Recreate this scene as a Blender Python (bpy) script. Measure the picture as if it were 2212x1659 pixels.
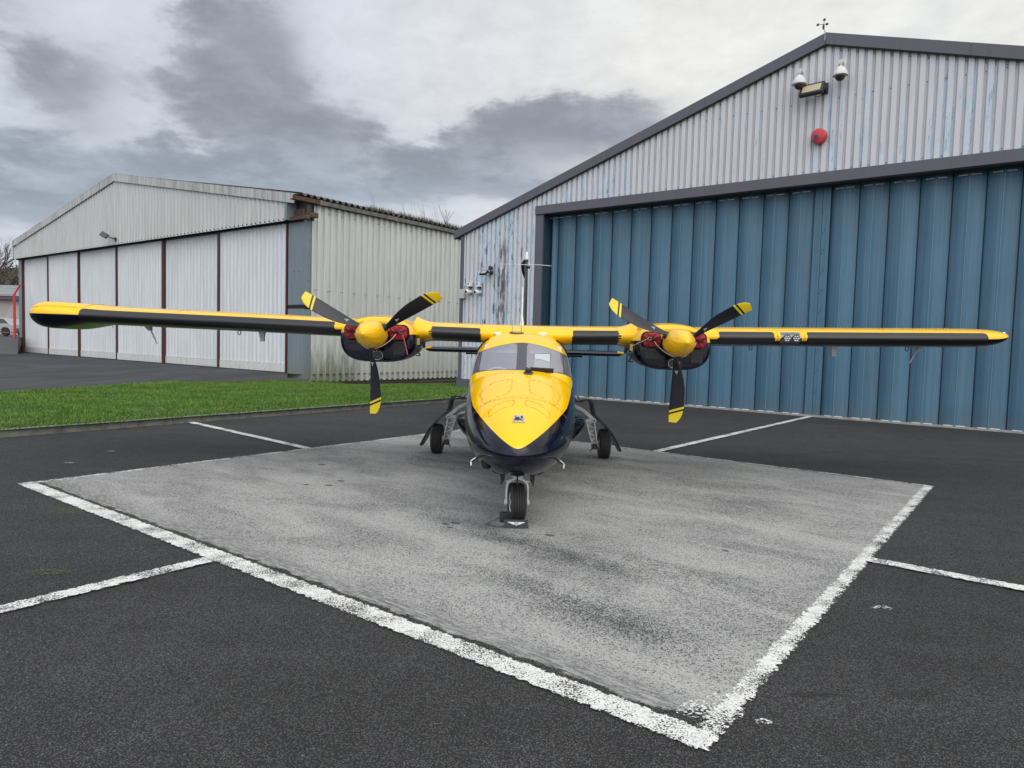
import bpy, bmesh, math, random
from mathutils import Vector, Matrix
R_ = math.radians
random.seed(7)
sc = bpy.context.scene
for o in list(bpy.data.objects): bpy.data.objects.remove(o)

# ------------------------------------------------------------------ camera
cam = bpy.data.cameras.new("camera"); camo = bpy.data.objects.new("camera", cam)
sc.collection.objects.link(camo); sc.camera = camo
cam.sensor_fit = 'HORIZONTAL'; cam.sensor_width = 36; cam.lens = 1505 / 2212 * 36
cam.clip_start = .05; cam.clip_end = 3000
def cam_rot():
    d1 = Vector((-1986, -141, 1505)).normalized(); d2 = Vector((1144, -55, 1505)).normalized()
    up = d1.cross(d2).normalized()
    if up.y > 0: up = -up
    fw = (Vector((0, 0, 1)) - up * up.z).normalized(); rt = fw.cross(up)
    R = Matrix((rt, fw, up))          # world = R @ cam (x right, y down, z forward)
    return Matrix((R @ Vector((1, 0, 0)), R @ Vector((0, -1, 0)), R @ Vector((0, 0, -1)))).transposed()
M3 = cam_rot()
if M3.determinant() < 0: print("BAD ROT")
camo.matrix_world = Matrix.Translation((0, 0, 1.62)) @ M3.to_4x4()

# ------------------------------------------------------------------ node helper
class G:
    def __init__(s, nt): s.nt = nt; s.n = nt.nodes; s.l = nt.links
    def put(s, sock, v):
        if v is None: return
        if hasattr(v, 'node'): s.l.new(v, sock)
        elif isinstance(v, (tuple, list)) and len(v) == 3 and sock.type == 'RGBA': sock.default_value = (*v, 1)
        else: sock.default_value = v
    def m(s, op, a, b=None, c=None, clamp=False):
        x = s.n.new('ShaderNodeMath'); x.operation = op; x.use_clamp = clamp
        s.put(x.inputs[0], a); s.put(x.inputs[1], b)
        if c is not None: s.put(x.inputs[2], c)
        return x.outputs[0]
    def vm(s, op, a, b=None, sc=None):
        x = s.n.new('ShaderNodeVectorMath'); x.operation = op
        s.put(x.inputs[0], a); s.put(x.inputs[1], b)
        if sc is not None: s.put(x.inputs[3], sc)
        return x.outputs[1] if op in ('DOT_PRODUCT', 'LENGTH') else x.outputs[0]
    def pos(s): return s.n.new('ShaderNodeNewGeometry').outputs['Position']
    def obj(s): return s.n.new('ShaderNodeTexCoord').outputs['Object']
    def gen(s): return s.n.new('ShaderNodeTexCoord').outputs['Generated']
    def uv(s): return s.n.new('ShaderNodeTexCoord').outputs['UV']
    def sep(s, v):
        x = s.n.new('ShaderNodeSeparateXYZ'); s.put(x.inputs[0], v); return x.outputs
    def comb(s, a, b, c):
        x = s.n.new('ShaderNodeCombineXYZ'); s.put(x.inputs[0], a); s.put(x.inputs[1], b); s.put(x.inputs[2], c); return x.outputs[0]
    def map(s, v, scale=(1, 1, 1), rot=(0, 0, 0), loc=(0, 0, 0)):
        x = s.n.new('ShaderNodeMapping'); s.put(x.inputs[0], v)
        x.inputs['Scale'].default_value = scale; x.inputs['Rotation'].default_value = rot; x.inputs['Location'].default_value = loc
        return x.outputs[0]
    def noise(s, v, scale=5, detail=3, rough=.5, dist=0):
        x = s.n.new('ShaderNodeTexNoise'); s.put(x.inputs['Vector'], v)
        x.inputs['Scale'].default_value = scale; x.inputs['Detail'].default_value = detail
        x.inputs['Roughness'].default_value = rough; x.inputs['Distortion'].default_value = dist
        return x.outputs[0]
    def vor(s, v, scale=5, out=0, feat='F1'):
        x = s.n.new('ShaderNodeTexVoronoi'); x.feature = feat; s.put(x.inputs['Vector'], v); x.inputs['Scale'].default_value = scale
        return x.outputs[out]
    def ramp(s, f, a, b, lo=0., hi=1.):
        x = s.n.new('ShaderNodeMapRange'); x.interpolation_type = 'SMOOTHSTEP'; s.put(x.inputs[0], f)
        x.inputs[1].default_value = a; x.inputs[2].default_value = b; x.inputs[3].default_value = lo; x.inputs[4].default_value = hi
        return x.outputs[0]
    def mix(s, f, a, b, mode='MIX'):
        x = s.n.new('ShaderNodeMix'); x.data_type = 'RGBA'; x.blend_type = mode
        s.put(x.inputs[0], f); s.put(x.inputs[6], a); s.put(x.inputs[7], b); return x.outputs[2]
    def bump(s, h, strength=.5, dist=.01, nrm=None):
        x = s.n.new('ShaderNodeBump'); s.put(x.inputs['Height'], h); x.inputs['Strength'].default_value = strength
        x.inputs['Distance'].default_value = dist
        if nrm is not None: s.l.new(nrm, x.inputs['Normal'])
        return x.outputs[0]

def mat(name, col=(.5, .5, .5), rough=.5, metal=0, fn=None, coat=0, spec=None):
    m = bpy.data.materials.new(name); m.use_nodes = True; nt = m.node_tree
    b = nt.nodes['Principled BSDF']; b.inputs['Base Color'].default_value = (*col, 1)
    b.inputs['Roughness'].default_value = rough; b.inputs['Metallic'].default_value = metal
    b.inputs['Coat Weight'].default_value = coat; b.inputs['Coat Roughness'].default_value = .03
    if spec is not None: b.inputs['Specular IOR Level'].default_value = spec
    if fn: fn(G(nt), b)
    return m

# ------------------------------------------------------------------ world (overcast sky of broken cloud over a Nishita sky)
SUN_AZ = R_(165); SUN_EL = R_(50)        # azimuth clockwise from +Y
w = bpy.data.worlds.new("World"); sc.world = w; w.use_nodes = True
g = G(w.node_tree); bg = w.node_tree.nodes['Background']
sky = g.n.new('ShaderNodeTexSky'); sky.sky_type = 'NISHITA'; sky.sun_disc = False
sky.sun_elevation = SUN_EL; sky.sun_rotation = SUN_AZ
d = g.gen(); sx, sy, sz = g.sep(d)[:3]
az = g.m('ARCTAN2', sx, sy); el = g.m('ARCSINE', sz)
cl = g.comb(g.m('DIVIDE', sx, g.m('ADD', g.m('ABSOLUTE', sz), .22)), g.m('DIVIDE', sy, g.m('ADD', g.m('ABSOLUTE', sz), .22)), 0)
n1 = g.noise(cl, 1.6, 8, .58, .3); n2 = g.noise(g.map(cl, loc=(7, 3, 1)), 4.5, 6, .6, .2); n3 = g.noise(g.map(cl, loc=(2, 9, 4)), 1.3, 3, .5)
wz = g.m('ADD', g.m('MULTIPLY', g.m('SUBTRACT', n1, .5), .20), g.m('MULTIPLY', g.m('SUBTRACT', n2, .5), .14))
azw = g.m('ADD', az, wz); elw = g.m('ADD', el, g.m('MULTIPLY', wz, -.8))
def blob(a, b, ra, rb, amp):
    p = g.m('POWER', g.m('DIVIDE', g.m('SUBTRACT', azw, a), ra), 2.); q = g.m('POWER', g.m('DIVIDE', g.m('SUBTRACT', elw, b), rb), 2.)
    e_ = g.m('EXPONENT', g.m('MULTIPLY', g.m('ADD', p, q), -1.)); return g.m('MULTIPLY', e_, amp)
BL = [(-.57, .285, .085, .055, .72), (-.66, .36, .09, .06, .5), (-.365, .355, .080, .080, 1.15), (-.31, .275, .105, .042, 1.05), (.04, .300, .145, .042, 1.1), (-.10, .255, .11, .032, .7), (.17, .285, .08, .035, .65),
      (-.50, .170, .36, .052, .95), (-.74, .17, .16, .09, .60), (-.22, .215, .24, .030, .75), (.03, .225, .12, .03, .55)]
dk = None
for b_ in BL:
    t = blob(*b_); dk = t if dk is None else g.m('ADD', dk, t)
dk = g.m('MINIMUM', dk, 1.05)
tex = g.m('ADD', g.m('MULTIPLY', g.m('SUBTRACT', n1, .5), 1.3), g.m('MULTIPLY', g.m('SUBTRACT', n2, .5), 1.6))
dk = g.m('ADD', dk, g.m('MULTIPLY', tex, g.ramp(az, .45, -.05, .06, .7)))
soft = g.ramp(dk, .05, 1.15)
crisp = g.ramp(dk, .38, .80)
dk = g.m('ADD', g.m('MULTIPLY', soft, .66), g.m('MULTIPLY', crisp, .34))
n4 = g.noise(g.map(cl, loc=(5, 1, 8)), 9, 6, .65, .3)
wisps = g.m('MULTIPLY', g.ramp(n2, .3, .7, .94, 1.05), g.ramp(n4, .3, .7, .95, 1.05))
brightc = g.mix(g.ramp(az, -.35, .3), (.70, .735, .81), (.90, .895, .86))
brightc = g.mix(g.m('MULTIPLY', g.ramp(n3, .5, .66), .35), brightc, (.66, .76, .86))
darkc = g.mix(g.ramp(el, .12, .36), (.375, .43, .505), (.335, .355, .40))
darkc = g.vm('SCALE', darkc, None, g.m('MULTIPLY', g.ramp(n2, .32, .66, 1.20, .82), g.ramp(n4, .3, .7, 1.06, .95)))
cloud = g.mix(dk, brightc, darkc)
cloud = g.vm('SCALE', cloud, None, wisps)
cloud = g.vm('SCALE', cloud, None, g.ramp(el, .55, 1.15, 1., 1.5))
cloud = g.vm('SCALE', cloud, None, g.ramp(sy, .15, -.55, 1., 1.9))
nish = g.vm('SCALE', sky.outputs[0], None, .08)
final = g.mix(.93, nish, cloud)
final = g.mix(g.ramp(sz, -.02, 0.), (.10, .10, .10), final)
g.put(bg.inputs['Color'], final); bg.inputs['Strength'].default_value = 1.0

sun = bpy.data.lights.new("sun", 'SUN'); sun.energy = 1.15; sun.angle = R_(65); sun.color = (1, .965, .92)
suno = bpy.data.objects.new("sun", sun); sc.collection.objects.link(suno)
dv = Vector((math.sin(SUN_AZ) * math.cos(SUN_EL), math.cos(SUN_AZ) * math.cos(SUN_EL), math.sin(SUN_EL)))
suno.rotation_euler = (-dv).to_track_quat('-Z', 'Y').to_euler()
sc.view_settings.view_transform = 'Standard'; sc.view_settings.look = 'None'
sc.view_settings.exposure = 0.0; sc.view_settings.gamma = 1

# ------------------------------------------------------------------ mesh helpers
class MB:
    def __init__(s): s.v = []; s.f = []; s.mi = []; s.uv = {}
    def add(s, vs, fs, mi=0, M=None):
        k = len(s.v)
        for p in vs:
            p = Vector(p)
            s.v.append(M @ p if M is not None else p)
        for f in fs: s.f.append([i + k for i in f]); s.mi.append(mi)
        return s
    def box(s, x0, x1, y0, y1, z0, z1, mi=0, M=None):
        vs = [(x, y, z) for x in (x0, x1) for y in (y0, y1) for z in (z0, z1)]
        return s.add(vs, [(0, 1, 3, 2), (4, 6, 7, 5), (0, 4, 5, 1), (2, 3, 7, 6), (0, 2, 6, 4), (1, 5, 7, 3)], mi, M)
    def prism(s, pts, d, mi=0, M=None):
        # pts: planar 3D outline, d: extrusion vector
        n = len(pts); d = Vector(d); P = [Vector(p) for p in pts]
        vs = P + [p + d for p in P]
        return s.add(vs, [list(range(n))[::-1], list(range(n, 2 * n))] + [(i, (i + 1) % n, n + (i + 1) % n, n + i) for i in range(n)], mi, M)
    def tube(s, pts, r, seg=8, mi=0, cap=True, M=None):
        pts = [Vector(p) for p in pts]; n = len(pts); rr = r if isinstance(r, (list, tuple)) else [r] * n
        vs = []; prev = None
        for i, p in enumerate(pts):
            t = (pts[min(i + 1, n - 1)] - pts[max(i - 1, 0)]).normalized()
            if prev is None:
                a = Vector((0, 0, 1)) if abs(t.z) < .9 else Vector((1, 0, 0)); u = t.cross(a).normalized()
            else: u = (prev - t * prev.dot(t)).normalized()
            prev = u; v = t.cross(u)
            for k in range(seg):
                q = 2 * math.pi * k / seg; vs.append(p + (u * math.cos(q) + v * math.sin(q)) * rr[i])
        fs = [(i * seg + k, i * seg + (k + 1) % seg, (i + 1) * seg + (k + 1) % seg, (i + 1) * seg + k) for i in range(n - 1) for k in range(seg)]
        if cap: fs += [list(range(seg))[::-1], list(range((n - 1) * seg, n * seg))]
        return s.add(vs, fs, mi, M)
    def lathe(s, prof, seg=24, axis='z', c=(0, 0, 0), mi=0, M=None):
        # prof: (radius, height)
        vs = []; n = len(prof); c = Vector(c)
        for r, h in prof:
            for k in range(seg):
                q = 2 * math.pi * k / seg; a, b = r * math.cos(q), r * math.sin(q)
                vs.append(c + Vector({'z': (a, b, h), 'y': (a, h, b), 'x': (h, a, b)}[axis]))
        fs = [(i * seg + k, i * seg + (k + 1) % seg, (i + 1) * seg + (k + 1) % seg, (i + 1) * seg + k) for i in range(n - 1) for k in range(seg)]
        if prof[0][0] > 1e-5: fs.append(list(range(seg)))
        if prof[-1][0] > 1e-5: fs.append(list(range((n - 1) * seg, n * seg)))
        return s.add(vs, fs, mi, M)
    def grid(s, fn, us, vs_, mi=0, closev=False, M=None):
        vs = [fn(u, v) for u in us for v in vs_]; n = len(vs_)
        fs = [(i * n + j, i * n + (j + 1) % n, (i + 1) * n + (j + 1) % n, (i + 1) * n + j) for i in range(len(us) - 1) for j in range(n if closev else n - 1)]
        return s.add(vs, fs, mi, M)
    def mesh(s, name, mats, smooth=False, fixn=True, merge=0):
        me = bpy.data.meshes.new(name); me.from_pydata([tuple(v) for v in s.v], [], s.f)
        for m in mats: me.materials.append(m)
        me.polygons.foreach_set('material_index', s.mi)
        bm = bmesh.new(); bm.from_mesh(me)
        if merge: bmesh.ops.remove_doubles(bm, verts=bm.verts, dist=merge)
        if fixn: bmesh.ops.recalc_face_normals(bm, faces=bm.faces)
        for f in bm.faces: f.smooth = bool(smooth)
        if smooth:
            ang = R_(smooth if smooth is not True else 35)
            for e in bm.edges:
                if len(e.link_faces) == 2 and e.calc_face_angle(0) > ang: e.smooth = False
        bm.to_mesh(me); bm.free(); return me
    def obj(s, name, mats, parent=None, smooth=False, bevel=0, fixn=True, merge=0):
        if not isinstance(mats, (list, tuple)): mats = [mats]
        o = bpy.data.objects.new(name, s.mesh(name, mats, smooth, fixn, merge)); sc.collection.objects.link(o)
        if parent: o.parent = parent
        if bevel:
            b = o.modifiers.new('b', 'BEVEL'); b.width = bevel; b.segments = 2; b.limit_method = 'ANGLE'; b.angle_limit = R_(40)
        return o
def tag(o, label=None, cat=None, group=None, kind=None):
    if label: o['label'] = label
    if cat: o['category'] = cat
    if group: o['group'] = group
    if kind: o['kind'] = kind
    return o
def empty(name, loc=(0, 0, 0), rz=0, **k):
    o = bpy.data.objects.new(name, None); sc.collection.objects.link(o); o.location = loc; o.rotation_euler = (0, 0, rz)
    o.empty_display_size = .1
    return tag(o, **k)
def copy_tree(o, parent=None):
    c = o.copy(); sc.collection.objects.link(c); c.parent = parent
    for ch in list(o.children): copy_tree(ch, c)
    return c
def T(x, y, z): return Matrix.Translation((x, y, z))
def RX(a): return Matrix.Rotation(a, 4, 'X')
def RY(a): return Matrix.Rotation(a, 4, 'Y')
def RZ(a): return Matrix.Rotation(a, 4, 'Z')
def lin(a, b, n): return [a + (b - a) * i / (n - 1) for i in range(n)]
def interp(tab, x):
    # catmull-rom on table rows (x, ...)
    n = len(tab)
    if x <= tab[0][0]: return list(tab[0][1:])
    if x >= tab[-1][0]: return list(tab[-1][1:])
    i = max(k for k in range(n) if tab[k][0] <= x); i = min(i, n - 2)
    x0, x1 = tab[i][0], tab[i + 1][0]; h = x1 - x0; t = (x - x0) / h; out = []
    for c in range(1, len(tab[0])):
        y0, y1 = tab[i][c], tab[i + 1][c]; dd = (y1 - y0) / h
        da = (tab[i][c] - tab[i - 1][c]) / (tab[i][0] - tab[i - 1][0]) if i > 0 else dd
        db = (tab[i + 2][c] - tab[i + 1][c]) / (tab[i + 2][0] - tab[i + 1][0]) if i + 2 < n else dd
        m0 = 0 if da * dd <= 0 else 2 * da * dd / (da + dd); m1 = 0 if db * dd <= 0 else 2 * db * dd / (db + dd)
        if i == 0: m0 = dd
        if i + 2 >= n: m1 = dd
        out.append((2*t**3 - 3*t*t + 1) * y0 + (t**3 - 2*t*t + t) * h * m0 + (-2*t**3 + 3*t*t) * y1 + (t**3 - t*t) * h * m1)
    return out
def cut(bm, fn):
    val = {v: fn(v.co) for v in bm.verts}
    zero = {v for v in bm.verts if abs(val[v]) < 1e-5}
    for e in list(bm.edges):
        a, b = e.verts
        if a in zero or b in zero: continue
        va, vb = val[a], val[b]
        if va * vb < 0:
            ne, nv = bmesh.utils.edge_split(e, a, va / (va - vb)); val[nv] = 0; zero.add(nv)
    for f in list(bm.faces):
        z = [v for v in f.verts if v in zero]
        if len(z) == 2 and len(f.verts) > 3:
            a, b = z
            if not any((e.verts[0] in z and e.verts[1] in z) for e in f.edges):
                try: bmesh.utils.face_split(f, a, b)
                except Exception: pass

# ------------------------------------------------------------------ materials
ROTH = math.atan2(-.604, .797)      # hangar frame rotation about z
def f_asphalt(g, b):
    p = g.pos()
    v = g.vor(p, 120, 0); vc = g.vor(p, 120, 1); c = g.sep(vc)[0]
    big = g.noise(p, .35, 4, .6); mid = g.noise(p, 3.0, 4, .6); fine = g.noise(p, 240, 2, .6)
    streak = g.noise(g.map(p, (.35, 2.2, 1), (0, 0, .64)), 1.1, 4, .6)
    tone = g.m('MULTIPLY', g.m('ADD', .25, g.m('MULTIPLY', c, .75)), g.ramp(v, .25, .62, 1, .0))
    col = g.mix(tone, (.013, .013, .0135), (.128, .127, .126))
    col = g.mix(g.m('MULTIPLY', g.ramp(fine, .3, .7), .30), col, (.045, .0445, .046))
    k = g.m('ADD', g.ramp(big, .3, .7, .98, 1.30), g.m('ADD', g.ramp(mid, .3, .7, -.10, .10), g.ramp(streak, .4, .75, -.07, .16)))
    col = g.vm('SCALE', col, None, k)
    cr = g.ramp(g.m('ADD', g.vor(g.vm('ADD', p, g.vm('SCALE', g.map(p, (1, 1, 1)), None, 0.)), .22, 0, 'DISTANCE_TO_EDGE'), g.m('MULTIPLY', g.m('SUBTRACT', g.noise(p, 2.2, 5, .7), .5), .06)), .0, .0035, 1, 0)
    col = g.mix(g.m('MULTIPLY', cr, g.m('MULTIPLY', g.ramp(big, .48, .60), .55)), col, (.008, .008, .008))
    dr = g.ramp(g.noise(p, 1.6, 3, .5), .70, .76); col = g.mix(g.m('MULTIPLY', dr, .45), col, (.018, .018, .018))
    spk = g.ramp(g.m('MULTIPLY', g.sep(g.vor(p, 110, 1))[1], 1.), .998, .999)
    col = g.mix(g.m('MULTIPLY', spk, .30), col, (.30, .40, .38))
    g.put(b.inputs['Base Color'], col); b.inputs['Roughness'].default_value = .9
    h = g.m('ADD', g.ramp(v, .05, .8, 1, 0), g.m('MULTIPLY', fine, .4))
    g.put(b.inputs['Normal'], g.bump(h, 1., .006))
ASPH = mat('asphalt', fn=f_asphalt, spec=.3)
def f_asph2(g, b):
    p = g.pos(); sw = g.noise(g.map(p, (.4, .12, 1), (0, 0, -.3)), 1.2, 5, .6, 1.2); n = g.noise(p, 40, 3, .7); big = g.noise(p, .12, 4, .6)
    col = g.mix(g.ramp(sw, .35, .7), (.026, .027, .030), (.056, .056, .060)); col = g.vm('SCALE', col, None, g.m('MULTIPLY', g.ramp(n, .2, .8, .75, 1.25), g.ramp(big, .3, .7, .85, 1.1)))
    g.put(b.inputs['Base Color'], col); b.inputs['Roughness'].default_value = .8; g.put(b.inputs['Normal'], g.bump(n, .5, .005))
ASPH2 = mat('worn_asphalt', fn=f_asph2, spec=.3)

BOX_A = Vector((-5.126, 7.304, 0)); EV = Vector((.797, -.604, 0)).normalized(); UV2 = Vector((.604, .797, 0)).normalized()
# pad local coordinates: object coords of an object at BOX_A rotated ROTH: x along e (0..7.48), y along u2 (0..7.22)
STAINS = [(2.62, 5.35, .9, .28, .0, .75), (5.75, 1.75, .55, .15, -.1, .85), (5.0, 1.78, .5, .12, .2, .7), (6.45, 1.95, .5, .14, -.12, .75), (4.5, 2.0, .6, .16, .3, .45),
          (3.2, 1.9, .55, .2, .2, .3), (6.2, 1.05, .7, .14, -.15, .6), (6.6, .8, .5, .12, .0, .5), (3.5, 4.6, 1.6, .5, .5, .35), (2.0, 4.2, .7, .2, .0, .35), (5.6, 4.6, 1.2, .5, .0, .4)]
SPOTS = [(4.35, 1.82, .05), (4.46, 1.76, .04), (4.40, 1.90, .055), (5.25, 2.15, .05), (2.1, 2.0, .05), (2.3, 2.15, .06), (2.2, 2.4, .06), (1.2, 2.9, .07), (6.55, 2.75, .04)]
def f_pad(g, b):
    p = g.obj(); X, Y, Z_ = g.sep(p)[:3]
    v = g.vor(p, 88, 0); c = g.sep(g.vor(p, 70, 1))[0]; fine = g.noise(p, 120, 2, .6); f2 = g.noise(p, 75, 4, .8)
    big = g.noise(g.map(p, (.8, 1.7, 1)), .9, 5, .62, .6); str_ = g.noise(g.map(p, (.5, 3.2, 1), (0, 0, .12)), 1.3, 5, .62, .4)
    wear = g.m('ADD', g.ramp(big, .25, .75, .16, .02), g.ramp(str_, .38, .75, -.02, .035))
    for (x, y, rx, ry, a, amp) in STAINS:
        dx = g.m('SUBTRACT', X, x); dy = g.m('SUBTRACT', Y, y); ca, sa = math.cos(a), math.sin(a)
        u = g.m('ADD', g.m('MULTIPLY', dx, ca / rx), g.m('MULTIPLY', dy, sa / rx)); vv = g.m('ADD', g.m('MULTIPLY', dx, -sa / ry), g.m('MULTIPLY', dy, ca / ry))
        e_ = g.m('EXPONENT', g.m('MULTIPLY', g.m('ADD', g.m('MULTIPLY', u, u), g.m('MULTIPLY', vv, vv)), -1.))
        wear = g.m('ADD', wear, g.m('MULTIPLY', e_, g.m('MULTIPLY', g.ramp(g.noise(p, 5, 4, .7), .3, .65, .35, 1.1), amp * .22)))
    speck = g.m('ADD', g.m('MULTIPLY', f2, .55), g.m('MULTIPLY', fine, .45))
    thr = g.m('SUBTRACT', g.m('ADD', speck, g.m('MULTIPLY', c, .10)), g.m('MULTIPLY', wear, .42))
    mask = g.ramp(thr, .430, .512)
    light = g.mix(g.ramp(big, .35, .65), (.29, .29, .28), (.345, .345, .33))
    col = g.mix(mask, (.050, .050, .053), light)
    sp = None
    for (x, y, r) in SPOTS:
        dd = g.m('SQRT', g.m('ADD', g.m('POWER', g.m('SUBTRACT', X, x), 2.), g.m('POWER', g.m('MULTIPLY', g.m('SUBTRACT', Y, y), 1.5), 2.)))
        q = g.ramp(g.m('ADD', dd, g.m('MULTIPLY', g.m('SUBTRACT', f2, .5), .03)), r * .75, r, 1, 0); sp = q if sp is None else g.m('MAXIMUM', sp, q)
    col = g.mix(g.m('MULTIPLY', sp, .85), col, (.045, .046, .047))
    # worn edge beside the front line: smoother grey film with dark cracks
    ed = g.ramp(g.m('ADD', Y, g.m('MULTIPLY', g.m('SUBTRACT', big, .5), .25)), .16, .42, 1, 0)
    col = g.mix(g.m('MULTIPLY', ed, .75), col, g.mix(g.ramp(g.noise(g.map(p, (1, 5, 1)), 9, 5, .75), .42, .6), (.09, .09, .09), (.30, .30, .29)))
    lump = g.m('MULTIPLY', g.m('SUBTRACT', g.noise(p, 4.5, 5, .7), .5), .16)
    e_ = g.m('MINIMUM', g.m('SUBTRACT', Y, .13), g.m('SUBTRACT', 7.55, X)); cor = g.m('SUBTRACT', g.m('MULTIPLY', g.m('ADD', g.m('SUBTRACT', 7.46, X), g.m('SUBTRACT', Y, .1)), .7), .17)
    g.put(b.inputs['Alpha'], g.ramp(g.m('ADD', g.m('MINIMUM', e_, cor), g.m('ADD', lump, g.m('MULTIPLY', g.m('SUBTRACT', f2, .5), .06))), -.015, .015))
    g.put(b.inputs['Base Color'], col); b.inputs['Roughness'].default_value = .85
    g.put(b.inputs['Normal'], g.bump(g.m('ADD', mask, g.ramp(v, 0, .8, 1, 0)), .5, .003))
PAD = mat('worn_grey_paint', fn=f_pad, spec=.3)
def f_line(hole, edge):
    def f(g, b):
        p = g.pos(); u = g.sep(g.uv())
        n = g.noise(p, 95, 4, .75); n2 = g.noise(p, 4, 4, .6); n3 = g.noise(p, 30, 4, .7)
        wear = g.m('ADD', n, g.m('MULTIPLY', g.m('SUBTRACT', n2, .5), .5))
        mask = g.ramp(wear, hole, hole + .035)
        e1 = g.m('MINIMUM', u[1], g.m('SUBTRACT', 1., u[1]))
        e2 = g.ramp(g.m('SUBTRACT', e1, g.m('MULTIPLY', g.ramp(n3, .35, .7), edge)), .0, .03)
        col = g.mix(g.ramp(n3, .3, .75), (.68, .68, .65), (.52, .52, .50))
        g.put(b.inputs['Base Color'], col); b.inputs['Roughness'].default_value = .7
        g.put(b.inputs['Alpha'], g.m('MULTIPLY', mask, e2))
        g.put(b.inputs['Normal'], g.bump(n, .4, .003))
    return f
LINE = mat('white_line_paint', fn=f_line(.435, .14)); LINEW = mat('worn_white_line_paint', fn=f_line(.47, .40)); LINEB = mat('scuffed_white_line_paint', fn=f_line(.44, .30))
def f_conc(dark, light, sc_=6):
    def f(g, b):
        p = g.pos(); n = g.noise(p, sc_, 5, .65); n2 = g.noise(p, sc_ * 14, 3, .7)
        col = g.mix(g.ramp(g.m('ADD', g.m('MULTIPLY', n, .7), g.m('MULTIPLY', n2, .3)), .35, .65), dark, light)
        g.put(b.inputs['Base Color'], col); b.inputs['Roughness'].default_value = .85; g.put(b.inputs['Normal'], g.bump(n2, .4, .004))
    return f
KERB = mat('kerb_concrete', fn=f_conc((.10, .10, .088), (.20, .195, .175))); CONC = mat('concrete', fn=f_conc((.22, .21, .195), (.34, .33, .31)))
def f_soil(g, b):
    p = g.pos(); n = g.noise(p, 5, 5, .65); n2 = g.noise(p, 60, 3, .7); big = g.noise(p, .5, 4, .6)
    col = g.mix(n2, (.028, .062, .012), (.062, .115, .024)); col = g.mix(g.m('MULTIPLY', g.ramp(n, .45, .7), .5), col, (.07, .10, .03))
    col = g.vm('SCALE', col, None, g.ramp(big, .3, .7, .8, 1.2)); g.put(b.inputs['Base Color'], col); b.inputs['Roughness'].default_value = .9
    g.put(b.inputs['Normal'], g.bump(n2, 1, .03))
TURF = mat('turf', fn=f_soil, spec=.2)
def f_blade(g, b):
    p = g.pos(); n = g.noise(p, .9, 4, .65); r = g.sep(g.uv())[0]; n2 = g.noise(p, 7, 3, .6)
    col = g.mix(g.ramp(n, .35, .7), (.060, .150, .018), (.120, .225, .034)); col = g.mix(g.m('MULTIPLY', g.ramp(r, .8, 1.), .8), col, (.20, .20, .07)); col = g.mix(g.m('MULTIPLY', g.ramp(g.noise(p, 2.4, 4, .6), .56, .72), .45), col, (.17, .20, .055))
    col = g.mix(g.m('MULTIPLY', g.ramp(n2, .5, .8), .35), col, (.035, .085, .015)); g.put(b.inputs['Base Color'], col); b.inputs['Roughness'].default_value = .55
BLADE = mat('grass_blade', fn=f_blade, spec=.25)
DRYG = mat('dry_weed', (.12, .10, .05), .8); MOSS = mat('moss', fn=f_conc((.018, .020, .010), (.06, .055, .03), 12))

YEL = (.84, .480, .0)
def f_paint(col, nb=.0):
    def f(g, b):
        p = g.obj(); n = g.noise(p, 2.2, 3, .5); n2 = g.noise(p, 35, 3, .6)
        g.put(b.inputs['Base Color'], g.vm('SCALE', col, None, g.ramp(n, .3, .7, .96, 1.03)))
        g.put(b.inputs['Roughness'], g.ramp(n2, .3, .75, .10, .16)); g.put(b.inputs['Normal'], g.bump(n, .12, .02))
    return f
YELLOW = mat('yellow_gloss_paint', fn=f_paint(YEL), spec=.42); NAVY = mat('navy_gloss_paint', fn=f_paint((.0022, .003, .012)), spec=.42)
RUBBER = mat('black_rubber', fn=lambda g, b: (g.put(b.inputs['Base Color'], g.mix(g.noise(g.obj(), 14, 4, .6), (.005, .005, .006), (.012, .012, .014))), g.put(b.inputs['Roughness'], .38)))
TYRE = mat('tyre_rubber', fn=lambda g, b: (g.put(b.inputs['Base Color'], g.mix(g.noise(g.obj(), 9, 4, .6), (.012, .012, .012), (.035, .034, .032))), g.put(b.inputs['Roughness'], .7)))
BLACK = mat('black_plastic', (.012, .012, .014), .4); DARK = mat('dark_void', (.006, .006, .007), .8); LINEK = mat('panel_gap', (.34, .19, .01), .7)
DGREY = mat('dark_grey_paint', (.035, .036, .042), .45); POST = mat('window_post_paint', (.05, .05, .062), .4)
WHITE = mat('white_paint', fn=f_conc((.50, .50, .49), (.68, .68, .67), 20)); WPL = mat('white_plastic', (.72, .73, .72), .35)
SILVER = mat('brushed_silver', (.6, .6, .62), .3, .9); CHROME = mat('chrome', (.75, .75, .77), .12, 1); BLADEM = mat('black_blade_paint', (.005, .006, .012), .42)
BYEL = mat('blade_yellow_paint', (.68, .50, .01), .4)
FABY = mat('yellow_cover_fabric', fn=lambda g, b: (g.put(b.inputs['Base Color'], YEL), g.put(b.inputs['Roughness'], .33), g.put(b.inputs['Normal'], g.bump(g.noise(g.map(g.obj(), (3, 1, 3)), 4, 3, .5, 1.2), .6, .02))), coat=.3)
REDF = mat('red_fabric', fn=lambda g, b: (g.put(b.inputs['Base Color'], g.mix(g.noise(g.obj(), 60, 3), (.22, .003, .010), (.32, .006, .018))), g.put(b.inputs['Roughness'], .6), g.put(b.inputs['Normal'], g.bump(g.noise(g.obj(), 11, 3, .5, 1.), .8, .02))))
CORD = mat('white_cord', (.55, .48, .46), .7); REDP = mat('red_paint', (.50, .03, .035), .4); STEEL = mat('grey_steel', (.22, .23, .24), .45, .6)
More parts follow.
